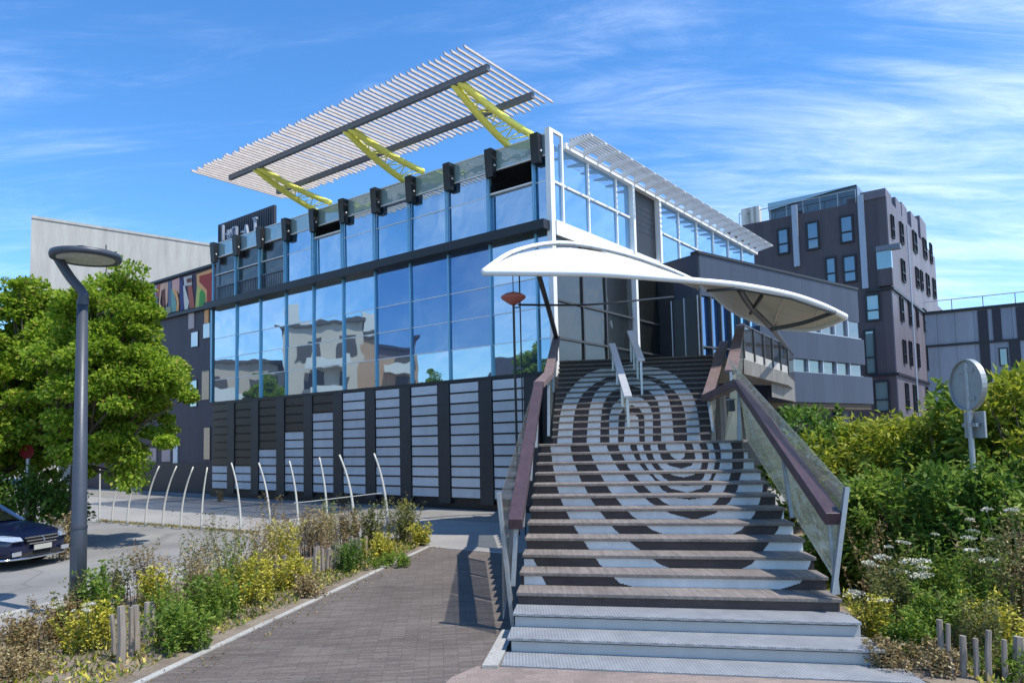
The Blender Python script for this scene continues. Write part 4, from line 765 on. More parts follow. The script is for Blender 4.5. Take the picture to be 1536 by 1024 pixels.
# ------------------------------------------------------------------ street lamp
lbp = at_z(116, 925); SLP = thing('street_lamp', 'dark grey street lamp with ring-shaped head standing in the left planting', 'street lamp', lbp)
Yl = lbp.y; kp = at_Y(124, 452, Yl); elb = at_Y(85, 384, Yl)
b = MB(); b.tube([lbp-U*.05, lbp+U*1.2, lbp+U*1.21, kp], [.105, .1, .097, .068], 20); b.tube([lbp, lbp+U*.04], .16, 20); b.build('pole', 'lamp', SLP, True)
b = MB(); b.bar(lbp+V((.0, -.098, .55)), lbp+V((.0, -.098, .95)), .085, .012, 0, V((0, 1, 0))); b.build('access_door', 'lamp', SLP, bevel=.004)
b = MB(); b.tube([lbp+U*1.19, lbp+U*1.23], .106, 20); b.tube([kp-U*.05, kp+U*.03], .074, 20); b.build('collar', 'lamp', SLP)
b = MB(); b.tube(spl([kp, kp+U*.12, elb.lerp(kp, .5)+V((0, 0, .03)), elb], 5), .064, 14); b.build('arm', 'lamp', SLP, True)
hc = at_Y(129, 385, Yl); rr_ = .44
b = MB(); b.lathe([(rr_-.075, -.04), (rr_, -.045), (rr_+.012, 0), (rr_, .04), (rr_-.06, .055), (.0, .06)], hc, 40); hd = b.build('ring_head', 'lamp', SLP, True)
b = MB(); b.lathe([(rr_-.07, -.037), (.15, -.046), (0, -.048)], hc, 40); b.build('lens', 'lens', hd, True)
b = MB(); b.lathe([(.075, .06), (.08, .14), (.06, .15), (0, .152)], hc-V((.06, 0, 0)), 16); b.tube([hc+V((.28, 0, .07)), hc+V((.28, 0, .16))], .008, 6); b.build('sensor', 'black', hd)
for ob in SLP.children_recursive:
    if ob.name.startswith(('ring_head', 'lens', 'sensor')): pass
# ------------------------------------------------------------------ pale curved posts round the forecourt
posts = [(149, 783, 150, 699), (168, 784, 187, 699), (191, 787, 210, 700), (218, 789, 239, 697), (244, 791, 265, 697), (271, 793, 290, 698), (302, 794, 311, 699), (361, 797, 347, 692), (405, 795, 388, 692), (447, 794, 434, 689), (491, 792, 479, 684), (531, 790, 509, 680), (581, 788, 561, 678), (94, 762, 85, 697), (74, 742, 52, 712)]
plab = ['pale curved post just right of the street lamp, nearly upright', 'second pale curved post right of the street lamp', 'pale curved post in front of the green patch under the tree', 'pale curved post fourth to the right of the street lamp', 'pale curved post fifth to the right of the street lamp', 'pale curved post below the right edge of the tree crown', 'pale, almost straight post before the leftmost white panels of the base', 'pale post leaning left before the second short white panel column', 'pale post leaning left before the third white panel column', 'slim pale post before the fourth white panel column', 'slim pale post before the fifth white panel column', 'thick pale post second from the right end of the curved row', 'thick pale post at the right end of the curved row, near the shrubs', 'pale curved post just left of the street lamp', 'leaning thin pale post left of the lamp beside the dark hedge']
for (x0, y0, x1, y1), lb_ in zip(posts, plab):
    p = at_z(x0, y0); q = at_Y(x1, y1, p.y); hgt = q-p; thick = .036 if x0 > 500 else .03; pts = []
    for k in range(11): u = k/10; pts.append(p+U*(hgt.z*u)+V((hgt.x*(u**2.2), hgt.y*u, 0))-U*.03)
    b = MB(); b.tube(pts, [thick*1.15-(thick*.5)*(k/10) for k in range(11)], 8); o = b.build('curved_post', 'post', None, True)
    for v_ in o.data.vertices: v_.co -= p
    o.location = p; tag(o, lb_, 'post', 'pale curved posts in a row')
b = MB(); b.tube(spl([at_Y(441, 754, 19.6), at_Y(470, 751, 19.4), at_Y(520, 745, 19.2), at_Y(572, 739, 18.9)], 5), .012, 5); tag(b.build('rope', 'post'), 'thin pale rope slung between the right-hand curved posts', 'rope')
# ------------------------------------------------------------------ road sign seen from behind
sp_ = at_Y(1455, 577, 9.4); RS = thing('road_sign', 'grey back of a round road sign with square plate below, above the right bushes', 'road sign', (sp_.x, sp_.y, 0))
sgn_n = V((.999, .03, 0)).normalized(); sgn_t = V((-sgn_n.y, sgn_n.x, 0))
def disc(mb, c, r, th, n_=36, mi=0):
    ring = [c+(sgn_t*math.cos(2*math.pi*k/n_)+U*math.sin(2*math.pi*k/n_))*r for k in range(n_)]; mb.prism([p-sgn_n*th/2 for p in ring], sgn_n*th, mi)
cdisc = at_Y(1451, 577, 9.4); b = MB(); disc(b, cdisc, .325, .008); nr = 36
rp = [cdisc+(sgn_t*math.cos(2*math.pi*k/nr)+U*math.sin(2*math.pi*k/nr))*.325 for k in range(nr+1)]
for a_, c_ in zip(rp[:-1], rp[1:]): b.bar(a_, c_, .018, .07, 0, sgn_n)
b.build('disc', 'signback', RS)
pc_ = at_Y(1461, 637, 9.4); b = MB(); b.prism([pc_-sgn_t*.2-U*.17, pc_+sgn_t*.2-U*.17, pc_+sgn_t*.2+U*.17, pc_-sgn_t*.2+U*.17], sgn_n*.03); b.build('plate', 'signback', RS, bevel=.006)
b = MB(); pq = pc_-sgn_n*.05; b.tube([V((pq.x, pq.y, 0)), V((pq.x, pq.y, cdisc.z+.28))], .035, 10); b.build('pole', 'steel', RS)
b = MB()
for z_ in (cdisc.z-.18, cdisc.z+.18, pc_.z): b.bar(V((pq.x, pq.y, z_))-sgn_t*.14, V((pq.x, pq.y, z_))+sgn_t*.14, .05, .035, 0, sgn_n)
b.build('bracket', 'steel', RS)
# ------------------------------------------------------------------ red sign by the hedge
q = at_Y(40, 677, 17.5); RD = thing('red_sign', 'small dark red round sign on a grey post half hidden by leaves above the car', 'road sign', (q.x, q.y, 0))
b = MB(); n_ = 28; b.prism([q+V((.17*math.cos(2*math.pi*k/n_), .0, .17*math.sin(2*math.pi*k/n_))) for k in range(n_)], (0, .02, 0)); b.build('disc', 'red', RD)
b = MB(); b.tube([V((q.x, q.y+.05, 0)), q+V((0, .05, .2))], .05, 8); b.build('pole', 'steel', RD)
# ------------------------------------------------------------------ parked car
CARF = at_z(53, 851); cf = V((CARF.x, CARF.y+.15, 0)); ang = math.radians(76); hd_ = V((math.sin(ang), -math.cos(ang), 0)); sdv = V((math.cos(ang), math.sin(ang), 0))
CAR = thing('parked_car', 'dark blue saloon car cut off by the left edge, chrome grille facing the road', 'car', cf-hd_*2.2)
def LC(l, a, z): return cf-hd_*(l*.9)+sdv*(a*.9)+U*(z*.88)        # l back from the nose, a to the car's own left-right
sec = [(0.0, .62, .30, .52, .60, .66), (.10, .76, .24, .54, .68, .74), (.35, .86, .20, .56, .76, .83), (.75, .895, .18, .58, .82, .90), (1.3, .90, .18, .60, .88, .97), (1.7, .90, .18, .60, .91, 1.0), (2.6, .90, .18, .60, .93, 1.0), (3.6, .90, .20, .62, .95, 1.03), (4.2, .87, .24, .64, .95, 1.04), (4.6, .74, .32, .64, .90, .98)]
b = MB(); npts = 13
for l, hw, zb, zm, zs, zt in sec:
    half = [(0, zb), (hw*.7, zb), (hw*.97, zb+.06), (hw, zm), (hw*.965, zs), (hw*.80, zt-.015), (hw*.42, zt)]
    prof = [(-x, z) for x, z in half[::-1]][:-1]+half
    for x, z in prof: b.v.append(LC(l, x, z))
for i in range(len(sec)-1):
    for j in range(npts-1): q = i*npts+j; b.f.append([q, q+npts, q+npts+1, q+1]); b.m.append(0)
    q = i*npts; b.f.append([q, q+npts-1, q+2*npts-1, q+npts]); b.m.append(0)
b.f.append(list(range(npts))); b.m.append(0); q = (len(sec)-1)*npts; b.f.append([q+k for k in range(npts)][::-1]); b.m.append(0)
o = b.build('body', 'carpaint', CAR, True); md = o.modifiers.new('round', 'SUBSURF'); md.levels = md.render_levels = 2
b = MB(); cs = [(1.25, .74, .96, .99), (1.95, .64, .95, 1.40), (2.7, .62, .95, 1.46), (3.4, .60, .96, 1.40), (4.1, .68, .98, 1.05)]
for l, hw, z0, z1 in cs:
    for x, z in ((-.82 if z1 > 1.1 else -hw, z0), (-hw, z1-.04), (-hw*.6, z1), (hw*.6, z1), (hw, z1-.04), (.82 if z1 > 1.1 else hw, z0)): b.v.append(LC(l, x, z))
for i in range(len(cs)-1):
    for j in range(5): q = i*6+j; b.f.append([q, q+6, q+7, q+1]); b.m.append(1 if (1 <= i <= 2 and j in (1, 2, 3)) else 0)
b.build('windscreen', ['carglass', 'carpaint'], CAR, True)
for sg_ in (-1, 1):
    b = MB(); P = [LC(.06, sg_*.44, .60), LC(.10, sg_*.66, .605), LC(.34, sg_*.835, .66), LC(.44, sg_*.85, .75), LC(.26, sg_*.72, .745), LC(.09, sg_*.50, .69)]; P = P if sg_ > 0 else P[::-1]; b.prism([p+hd_*.10+sdv*(sg_*.015)+U*.02 for p in P], -hd_*.16); b.build('headlight', 'headlight', CAR, bevel=.01)
    for l in (.95, 3.7):
        b = MB(); c_ = LC(l, sg_*.80, .36); ring = [(.0, -.1), (.2, -.1), (.3, -.09), (.32, -.05), (.32, .05), (.3, .09), (.2, .1), (0, .1)]; nn_ = 24
        for r_, a_ in ring:
            for k in range(nn_): t = 2*math.pi*k/nn_; b.v.append(c_+hd_*(r_*math.cos(t))+U*(r_*math.sin(t))+sdv*a_)
        for i in range(len(ring)-1):
            for k in range(nn_): k2 = (k+1) % nn_; b.f.append([i*nn_+k, i*nn_+k2, (i+1)*nn_+k2, (i+1)*nn_+k]); b.m.append(0 if 1 <= i <= 5 else 1)
        b.build('wheel', ['rubber', 'chrome'], CAR, True)
b = MB(); P = [LC(-.035, -.42, .68), LC(-.035, .42, .68), LC(-.03, .34, .54), LC(-.03, -.34, .54)]; b.prism(P, -hd_*.06); g_ = b.build('grille', 'rubber', CAR)
b = MB(); b.bar(LC(-.05, -.43, .685), LC(-.05, .43, .685), .02, .022); b.bar(LC(-.05, -.39, .615), LC(-.05, .39, .615), .02, .018); b.bar(LC(-.05, -.34, .545), LC(-.05, .34, .545), .02, .018); b.build('chrome_bar', 'chrome', g_)
b = MB(); b.bar(LC(-.07, -.03, .67), LC(-.07, .03, .61), .012, .03, 0, hd_); b.bar(LC(-.07, .03, .61), LC(-.07, -.01, .56), .012, .03, 0, hd_); b.build('emblem', 'chrome', g_)
b = MB(); b.bar(LC(-.06, -.22, .455), LC(-.06, .22, .455), .012, .095); b.build('number_plate', 'plate', CAR)
b = MB(); b.prism([LC(-.005, -.5, .36), LC(-.005, .5, .36), LC(-.02, .56, .27), LC(-.02, -.56, .27)], -hd_*.1); b.build('lower_intake', 'rubber', CAR)
b = MB(); b.tube(spl([LC(.55, -.9, .26), LC(.12, -.79, .25), LC(-.035, -.4, .245), LC(-.05, 0, .245), LC(-.035, .4, .245), LC(.12, .79, .25), LC(.55, .9, .26)], 5), .022, 6); b.build('bumper_strip', 'chrome', CAR, True)
for sg_ in (-1, 1): b = MB(); c_ = LC(.0, sg_*.60, .36); b.bar(c_-sdv*.1+hd_*.035, c_+sdv*.1+hd_*.01, .02, .08); b.build('fog_light', 'headlight', CAR)
# ------------------------------------------------------------------ apartment blocks across the street (seen only as reflections in the glass)
def apartment(x0, y0, wd_, dp, fl, mat, label, seed):
    random.seed(seed); t = thing('apartment_block', label, 'building', (x0, y0, 0), 'apartment blocks across the street'); h = fl*2.9+1
    fr = lambda a_, o_, z_: V((x0-o_, y0+a_, z_)); b = MB(fr); b.box((0, wd_), (0, dp), (0, h)); b.build('wall', mat, t)
    b = MB(fr); b.box((-.3, wd_+.3), (-.3, dp), (h, h+.3)); b.build('roof', 'apt_d', t)
    nb_ = int(wd_/3.2)
    for f_ in range(fl):
        for k in range(nb_):
            a0 = .6+k*(wd_-1)/nb_; z0 = 1.2+f_*2.9; b = MB(fr); b.box((a0, a0+1.6), (-.05, .05), (z0, z0+1.6)); b.build('window', 'apt_d', t)
        if f_: b = MB(fr); b.box((1, wd_*.65), (-1.2, 0), (f_*2.9+.2, f_*2.9+.4)); b.box((1, wd_*.65), (-1.2, -1.1), (f_*2.9+.4, f_*2.9+1.3)); b.build('balcony', 'apt_w', t)
    b = MB(fr); b.box((wd_*.7, wd_*.7+1.6), (1, 3), (h+.3, h+2.2)); b.build('chimney', 'apt_w', t)
apartment(-46, 33, 8, 10, 3, 'apt_a', 'beige three-storey apartment block reflected in the leftmost windows', 1)
apartment(-43, 25.5, 6.8, 9, 4, 'apt_b', 'cream apartment block reflected in the glass facade', 2)
apartment(-50, 19.5, 5.6, 10, 4, 'apt_c', 'tan apartment block reflected at the right end of the mirrored row', 3)
random.seed(11)
PV = thing('reflection_block', 'added out-of-view dark pitched-roof block, made up for the dark reflection in the middle panes', 'building', (-40, 13, 0)); b = MB(); b.box((-46, -38), (8, 16.5), (0, 5.0)); b.build('wall', 'apt_d', PV)  # unseen block added to give the middle panes a dark reflection
b = MB(); q = [V((-37.6, 7.6, 5)), V((-37.6, 16.9, 5)), V((-46.4, 16.9, 5)), V((-46.4, 7.6, 5))]; r1_, r2_ = V((-42, 10.5, 8.6)), V((-42, 14.2, 8.6)); b.add(q+[r1_, r2_], [(0, 1, 5, 4), (1, 2, 5), (2, 3, 4, 5), (3, 0, 4), (3, 2, 1, 0)]); b.build('roof', 'stripe_d', PV)
# ------------------------------------------------------------------ vegetation
def tube_np(segs, n=5):
    """segs: list of (p, q, r0, r1) -> verts, faces"""
    vs, fs = [], []; base = 0
    for p, q, r0, r1 in segs:
        p, q = np.array(p, float), np.array(q, float); d = q-p; d /= max(np.linalg.norm(d), 1e-6); a = np.cross(d, [0, 0, 1.]) if abs(d[2]) < .9 else np.cross(d, [1., 0, 0]); a /= np.linalg.norm(a); c = np.cross(d, a); t = np.arange(n)*2*np.pi/n
        ring = np.outer(np.cos(t), a)+np.outer(np.sin(t), c); vs += [p+ring*r0, q+ring*r1]; k = np.arange(n); k2 = (k+1) % n; fs.append(np.stack([base+k, base+k2, base+n+k2, base+n+k], 1)); base += 2*n
    return np.concatenate(vs), np.concatenate(fs)
def clump(center, rad, n, flat=.7): return center+unit(RNG.normal(size=(n, 3)))*RNG.uniform(0, 1, (n, 1))**.45*rad*np.array([1, 1, flat])
def tree(name, label, base, trunk_h, cc, rx, rz, nclump, per, leaf, mat, group=None, gaps=.0):
    t = thing(name, label, 'tree', base, group); base = np.array(base); cc = np.array(cc); segs = []; top = base+[.1, 0, trunk_h]
    segs.append((base-[0, 0, .1], base+[.04, .02, trunk_h*.5], .15, .12)); segs.append((base+[.04, .02, trunk_h*.5], top, .12, .1)); cs_ = []
    while len(cs_) < nclump:
        d = RNG.normal(size=3); d /= np.linalg.norm(d); d[:2] *= 1.08-.42*max(0, d[2]); r = RNG.uniform(.15, 1)**.6*RNG.uniform(.74, 1.04); r = min(r, .9) if d[2] < -.55 else r; p = cc+d*[rx, rx, rz]*r
        if d[2] < -.93 and r > .8: continue
        cs_.append(p)
    for p in cs_[::1]:
        m_ = top+(p-top)*.5+RNG.normal(size=3)*.15+[0, 0, .1]; segs += [(top, m_, .06, .035), (m_, p, .035, .008)]
    v_, f_ = tube_np(segs, 6); np_mesh('trunk', v_, f_, ['bark'], t)
    Ps, Ds = [], []
    for p in cs_:
        r = RNG.uniform(.2, .56)*rx/2.; n = int(per*RNG.uniform(.6, 1.3)); q = clump(p, r, n, .6); Ps.append(q); Ds.append((q-p)/r*.8+(q-cc)/rx*.7+RNG.normal(size=(n, 3))*.6)
    v_, f_ = leafquads(np.concatenate(Ps), np.concatenate(Ds), leaf, .75, .25); np_mesh('crown', v_, f_, [mat], t); return t
c = at_Y(178, 566, 17.2); tree('deciduous_tree', 'leafy maple-like tree right of the street lamp with bright green crown', (-10.5, c.y+.1, 0), 1.9, c, 1.76, 2.95, 205, 520, .088, 'leaf_tree', 'street trees on the left')
c = at_Y(48, 570, 18.6); tree('deciduous_tree', 'leafy green tree behind the street lamp at the left edge', (c.x, c.y, 0), 2.2, c, 1.85, 3.25, 190, 480, .095, 'leaf_tree', 'street trees on the left')
c = at_Y(-75, 600, 17.5); tree('deciduous_tree', 'darker leafy tree cut off by the left edge above the car', (c.x, c.y, 0), 2.0, c, 2.0, 2.9, 120, 380, .11, 'leaf_tree', 'street trees on the left')
for lab, x_, y_ in (('leafy tree across the street mirrored below the apartment blocks', -27, 33), ('leafy tree across the street mirrored in the middle windows', -24, 22.5)):
    src = bpy.data.objects['deciduous_tree']; t2 = src.copy(); COL.objects.link(t2); t2.location = (x_, y_, 0); t2['label'] = lab; t2['group'] = 'trees across the street'
    for ch in src.children: c2_ = ch.copy(); COL.objects.link(c2_); c2_.parent = t2
def shrub(label, x, y, h, r, mat, n=3500, leaf=.11, wdt=.4, droop=.3, name='shrub', stem='bark', Y=None, flowers=None, nst=9, group=None, lean=.0):
    base = np.array(at_z(x, y) if Y is None else V((at_Y(x, 650, Y).x, Y, 0))); segs = []; Ps, Ds = [], []; tips = []
    nc = max(8, int(n/110))
    for k in range(nst):
        a = RNG.uniform(0, 2*np.pi); rr = r*RNG.uniform(.2, .75); tip = base+[rr*np.cos(a), rr*np.sin(a), h*RNG.uniform(.7, .97)]; m_ = base+(tip-base)*.55+[0, 0, h*.06]; segs += [(base+RNG.normal(size=3)*[.05, .05, 0], m_, .016*h**.5, .011*h**.5), (m_, tip, .011*h**.5, .004)]; tips.append(tip)
    for k in range(nc):
        a = RNG.uniform(0, 2*np.pi); u = RNG.uniform(.06, 1); prof = math.sin(math.pi*min(1, u*.62+.22))**.8; rr = r*prof*RNG.uniform(.25, 1)**.5; p = base+[rr*np.cos(a), rr*np.sin(a), h*u*.95*RNG.uniform(.9, 1.06)]
        q = clump(p, r*RNG.uniform(.2, .36), int(n/nc), .8); q[:, 2] = np.maximum(q[:, 2], .02); Ps.append(q); Ds.append((q-p)/r*2+(q-base)*[1, 1, .3]/r*.5+RNG.normal(size=q.shape)*.5+[0, 0, .25])
    for k in range(int(n/330)):       # free shoots breaking the outline
        a = RNG.uniform(0, 2*np.pi); u = RNG.uniform(.35, .95); rr = r*math.sin(math.pi*min(1, u*.62+.22))**.8*.75; p = base+[rr*np.cos(a), rr*np.sin(a), h*u*.92]; d_ = np.array([np.cos(a)*.6, np.sin(a)*.6, RNG.uniform(.5, 1.4)]); d_ /= np.linalg.norm(d_); q2 = p+d_*r*RNG.uniform(.35, .6); segs.append((p, q2, .006, .003))
        tt = RNG.uniform(0, 1, (46, 1)); q = p+(q2-p)*tt+RNG.normal(size=(46, 3))*.015; Ps.append(q); Ds.append(RNG.normal(size=(46, 3))*.8+d_*.6)
    t = thing(name, label, 'plant' if name != 'shrub' else 'shrub', tuple(base), group); v_, f_ = tube_np(segs, 5); np_mesh('stem', v_, f_, [stem], t)
    v_, f_ = leafquads(np.concatenate(Ps), np.concatenate(Ds), leaf, wdt, droop); np_mesh('foliage', v_, f_, [mat], t)
    if flowers: add_umbels(t, base, r, h, *flowers)
    return t
def add_umbels(t, base, r, h, cnt, size, mat, zf_=1.0):
    segs, Ps, Ds = [], [], []
    for k in range(cnt):
        a = RNG.uniform(0, 2*np.pi); rr = r*RNG.uniform(0, 1)**.6; top = np.array(base)+[rr*np.cos(a), rr*np.sin(a), h*zf_*RNG.uniform(.8, 1.12)]; segs.append((np.array(base)+[rr*.5*np.cos(a), rr*.5*np.sin(a), h*.3], top, .005, .004)); s_ = size*RNG.uniform(.6, 1.2)
        m_ = 70; d = np.stack([RNG.normal(size=m_), RNG.normal(size=m_), np.zeros(m_)], 1); rad = np.minimum(np.linalg.norm(d, axis=1), 1.6)/1.6; d = unit(d)*rad[:, None]*s_; q = top+d; q[:, 2] += -(rad**2)*s_*.25+RNG.normal(size=m_)*s_*.04; Ps.append(q); Ds.append(d+RNG.normal(size=(m_, 3))*.06+[0, 0, .04])
    v_, f_ = leafquads(np.concatenate(Ps), np.concatenate(Ds), size*.28, .9, 0, .05); np_mesh('flower_head', v_, f_, [mat], t); v_, f_ = tube_np(segs, 4); np_mesh('flower_stalk', v_, f_, ['stem_green'], t)
def weed(label, x, y, h, r, mat, nst=26, per=34, leaf=.05, wdt=.35, stem='stem_dry', name='tall_weed', Y=None, flowers=None, group=None, plume=0.):
    base = np.array(at_z(x, y) if Y is None else V((at_Y(x, 650, Y).x, Y, 0))); segs, Ps, Ds = [], [], []
    for k in range(nst):
        a = RNG.uniform(0, 2*np.pi); r0 = r*RNG.uniform(0, .7); b0_ = base+[r0*np.cos(a), r0*np.sin(a), 0]; hh = h*RNG.uniform(.5, 1.08); l_ = RNG.normal(size=2)*.16*h; p = b0_; prev = b0_
        for j in range(1, 5): u = j/4; p = b0_+[l_[0]*u*u, l_[1]*u*u, hh*u]; segs.append((prev, p, .006*(1.2-u), .006*(1-u*.85))); prev = p
        m_ = int(per*RNG.uniform(.6, 1.4)); u = RNG.uniform(.1, 1, m_)**(1-plume*.6); q = b0_+np.stack([l_[0]*u*u, l_[1]*u*u, hh*u], 1)+RNG.normal(size=(m_, 3))*.02; dd = RNG.normal(size=(m_, 3))*[1, 1, .5]+[0, 0, .5]; Ps.append(q); Ds.append(dd)
    t = thing(name, label, 'plant', tuple(base), group); v_, f_ = tube_np(segs, 4); np_mesh('stem', v_, f_, [stem], t); v_, f_ = leafquads(np.concatenate(Ps), np.concatenate(Ds), leaf, wdt, .1); np_mesh('foliage', v_, f_, [mat], t)
    if flowers: add_umbels(t, base, r, h, *flowers)
    return t
# right-hand planting
GR = 'bushes right of the stairs'
shrub('dark green climbing bush under the soffit of the office wing', 1215, 0, 2.75, 1.15, 'leaf_dark', 5200, .15, .6, .3, Y=17.5, group=GR)
shrub('bright green leafy bush directly behind the right glass balustrade', 1235, 0, 2.3, 1.0, 'leaf_green', 4500, .14, .6, .3, Y=15, group=GR)
shrub('yellow-green bush below the corner of the brown tower', 1310, 0, 2.45, 1.25, 'leaf_sumac', 7000, .15, .34, .5, Y=13.6, group=GR)
shrub('tall yellow-green bush between the tower and the road sign', 1378, 0, 2.55, 1.1, 'leaf_sumac', 6500, .16, .3, .6, Y=12.3, group=GR)
shrub('feathery green bush just left of the road sign pole', 1428, 0, 2.35, .9, 'leaf_green', 5200, .15, .3, .6, Y=11.4, group=GR)
shrub('tall bright green bush standing close behind the road sign', 1508, 0, 3.1, 1.0, 'leaf_green', 6500, .15, .42, .4, Y=11.0, group=GR)
shrub('tall green bush cut off by the right edge', 1562, 0, 3.1, 1.05, 'leaf_sumac', 6000, .15, .36, .4, Y=10.2, group=GR)
shrub('dark green bush low behind the right end post of the balustrade', 1290, 0, 1.55, .8, 'leaf_dark', 5200, .11, .45, .3, Y=10.9, group=GR)
shrub('dense green bush in the middle of the right planting', 1360, 0, 1.75, .9, 'leaf_green', 6200, .12, .34, .5, Y=10.2, group=GR)
shrub('dark leafy bush below the square plate of the road sign', 1440, 0, 1.8, .85, 'leaf_dark', 6000, .12, .4, .4, Y=9.6, group=GR)
shrub('light green bush at mid height by the right edge', 1520, 0, 1.75, .8, 'leaf_green', 5600, .11, .36, .4, Y=9.1, group=GR)
GF = 'flowering weeds right of the stairs'
weed('rusty dry weed beside the right end post of the balustrade', 1300, 0, 1.15, .35, 'leaf_rust', 24, 40, .05, .4, Y=8.9, group=GF)
weed('white-flowered yarrow clump close to the foot of the stairs', 1322, 0, .82, .42, 'leaf_olive', 34, 60, .055, .35, 'stem_green', Y=8.3, flowers=(9, .085, 'flower'), group=GF, name='flowering_weed')
weed('low yellowish clump with a few white heads at the stair edge', 1296, 0, .55, .3, 'leaf_yellow', 26, 50, .05, .35, 'stem_green', Y=8.0, flowers=(5, .07, 'flower'), group=GF, name='flowering_weed')
weed('leafy weed with white umbels in front of the middle bush', 1378, 0, .95, .45, 'leaf_green', 36, 70, .06, .35, 'stem_green', Y=8.6, flowers=(4, .06, 'flower'), group=GF, name='flowering_weed')
weed('weed with a broad white umbel left of the right picket fence', 1432, 0, .88, .42, 'leaf_green', 36, 70, .06, .35, 'stem_green', Y=8.1, flowers=(4, .08, 'flower'), group=GF, name='flowering_weed')
weed('tall rusty-tipped weed behind the right picket fence', 1478, 0, 1.15, .42, 'leaf_olive', 32, 60, .055, .35, Y=8.2, flowers=(4, .06, 'flower'), group=GF)
weed('tall brownish weed at the lower right edge', 1525, 0, 1.3, .4, 'leaf_dry', 30, 60, .055, .35, Y=8.0, flowers=(4, .07, 'flower'), group=GF)
weed('low green weed at the bottom between steps and picket fence', 1345, 0, .42, .36, 'leaf_green', 30, 60, .06, .4, 'stem_green', Y=7.55, group=GF)
weed('bushy green weed standing left against the right picket fence', 1385, 0, .6, .32, 'leaf_green', 30, 70, .06, .4, 'stem_green', Y=7.7, group=GF)
weed('yellow-green weed inside the right picket fence', 1475, 0, .62, .4, 'leaf_yellow', 30, 60, .05, .35, 'stem_green', Y=7.5, group=GF)
# left-hand planting
GLf = 'weeds in the left planting strip'
def loose(label, x, y, h, r, mat, n, leaf, *a, group=None, name='tall_weed'):
    return weed(label, x, y, h*.98, r*1.15, mat, int(n/120), 66, leaf, .45, 'stem_green', name, group=group)
weed('brownish dry weed patch at the lower left corner', 30, 985, .42, .5, 'leaf_rust', 50, 60, .045, .35, group=GLf, plume=.3)
weed('brown dry weed left of the street lamp foot', 88, 962, .5, .45, 'leaf_rust', 46, 60, .045, .35, group=GLf, plume=.3)
weed('straw-coloured dry weed at the very bottom left', 20, 1015, .3, .5, 'leaf_dry', 44, 60, .045, .3, group=GLf)
weed('yellow-flowered weed in front of the street lamp', 135, 975, .55, .38, 'leaf_yellow', 36, 60, .05, .4, 'stem_green', flowers=(9, .045, 'flower'), group=GLf, name='flowering_weed')
weed('leafy green weed growing right behind the street lamp pole', 150, 930, .72, .3, 'leaf_green', 24, 60, .06, .5, 'stem_green', group=GLf)
weed('thin spindly weed left of the street lamp pole', 102, 935, .62, .22, 'leaf_olive', 10, 30, .06, .5, group=GLf)
weed('tall rusty seed-headed weed behind the first picket fence', 222, 905, .85, .32, 'leaf_rust', 26, 50, .05, .3, group=GLf, plume=.8)
weed('yellow bloom clump on top of the first picket fence', 232, 915, .58, .3, 'leaf_yellow', 30, 70, .05, .45, 'stem_green', flowers=(5, .04, 'flower_y'), group=GLf, name='flowering_weed')
loose('leafy bright green bush right of the first picket fence', 268, 975, .55, .42, 'leaf_green', 5600, .055, .5, .2, group=GLf, name='green_bush')
loose('second green bush along the path edge', 318, 930, .62, .45, 'leaf_green', 5600, .055, .5, .2, group=GLf, name='green_bush')
weed('tall thin grey-green weed against the road', 290, 890, .95, .36, 'leaf_olive', 22, 40, .05, .4, group=GLf)
weed('large spindly olive weed in front of the pale posts', 330, 868, 1.1, .5, 'leaf_olive', 26, 36, .05, .4, group=GLf)
loose('golden bush by the path, largest of the yellow clumps', 372, 905, .72, .5, 'leaf_yellow', 6200, .048, .45, .1, group=GLf, name='yellow_bush')
loose('golden low bush spilling to the path edge', 440, 880, .5, .5, 'leaf_yellow', 5200, .048, .45, .1, group=GLf, name='yellow_bush')
loose('bright yellow bush left of the grey picket screen', 425, 850, .85, .45, 'leaf_yellow', 5200, .048, .45, .1, group=GLf, name='yellow_bush')
weed('tawny dry grass behind the yellow bushes', 470, 832, .95, .6, 'leaf_dry', 60, 60, .06, .25, group=GLf, plume=.6)
weed('pale straw grass tuft in the middle of the strip', 520, 822, .85, .5, 'leaf_dry', 50, 60, .06, .25, group=GLf, plume=.6)
loose('dark green low bush at the foot of the grey picket screen', 528, 855, .55, .4, 'leaf_dark', 4200, .05, .5, .2, group=GLf, name='green_bush')
weed('olive bushy weed right of the picket screen', 556, 822, .95, .5, 'leaf_olive', 40, 60, .06, .45, group=GLf)
loose('small yellow bush near the end of the planting strip', 570, 838, .5, .45, 'leaf_yellow', 4600, .048, .45, .1, group=GLf, name='yellow_bush')
weed('grey-green weed at the far end of the strip', 608, 812, .85, .45, 'leaf_olive', 40, 60, .06, .45, group=GLf)
loose('last yellow-green clump at the tip of the strip', 628, 818, .5, .35, 'leaf_yellow', 2600, .06, .45, .1, group=GLf, name='yellow_bush')
loose('low green mat beside the path edging near the strip end', 590, 848, .22, .5, 'leaf_green', 2600, .05, .5, .2, group=GLf, name='green_bush')
weed('thin dead stalks before the white panels', 430, 800, .9, .4, 'leaf_rust', 14, 16, .05, .3, Y=17.0, group=GLf)
shrub('dark hedge bush behind the car by the left edge', 28, 0, 1.7, 1.3, 'leaf_dark', 7000, .12, .5, .3, Y=17.4, group='bushes behind the car')
weed('dry pale stalks beside the car at the street lamp', 100, 0, .95, .4, 'leaf_dry', 30, 50, .06, .35, Y=15.4, group='bushes behind the car')
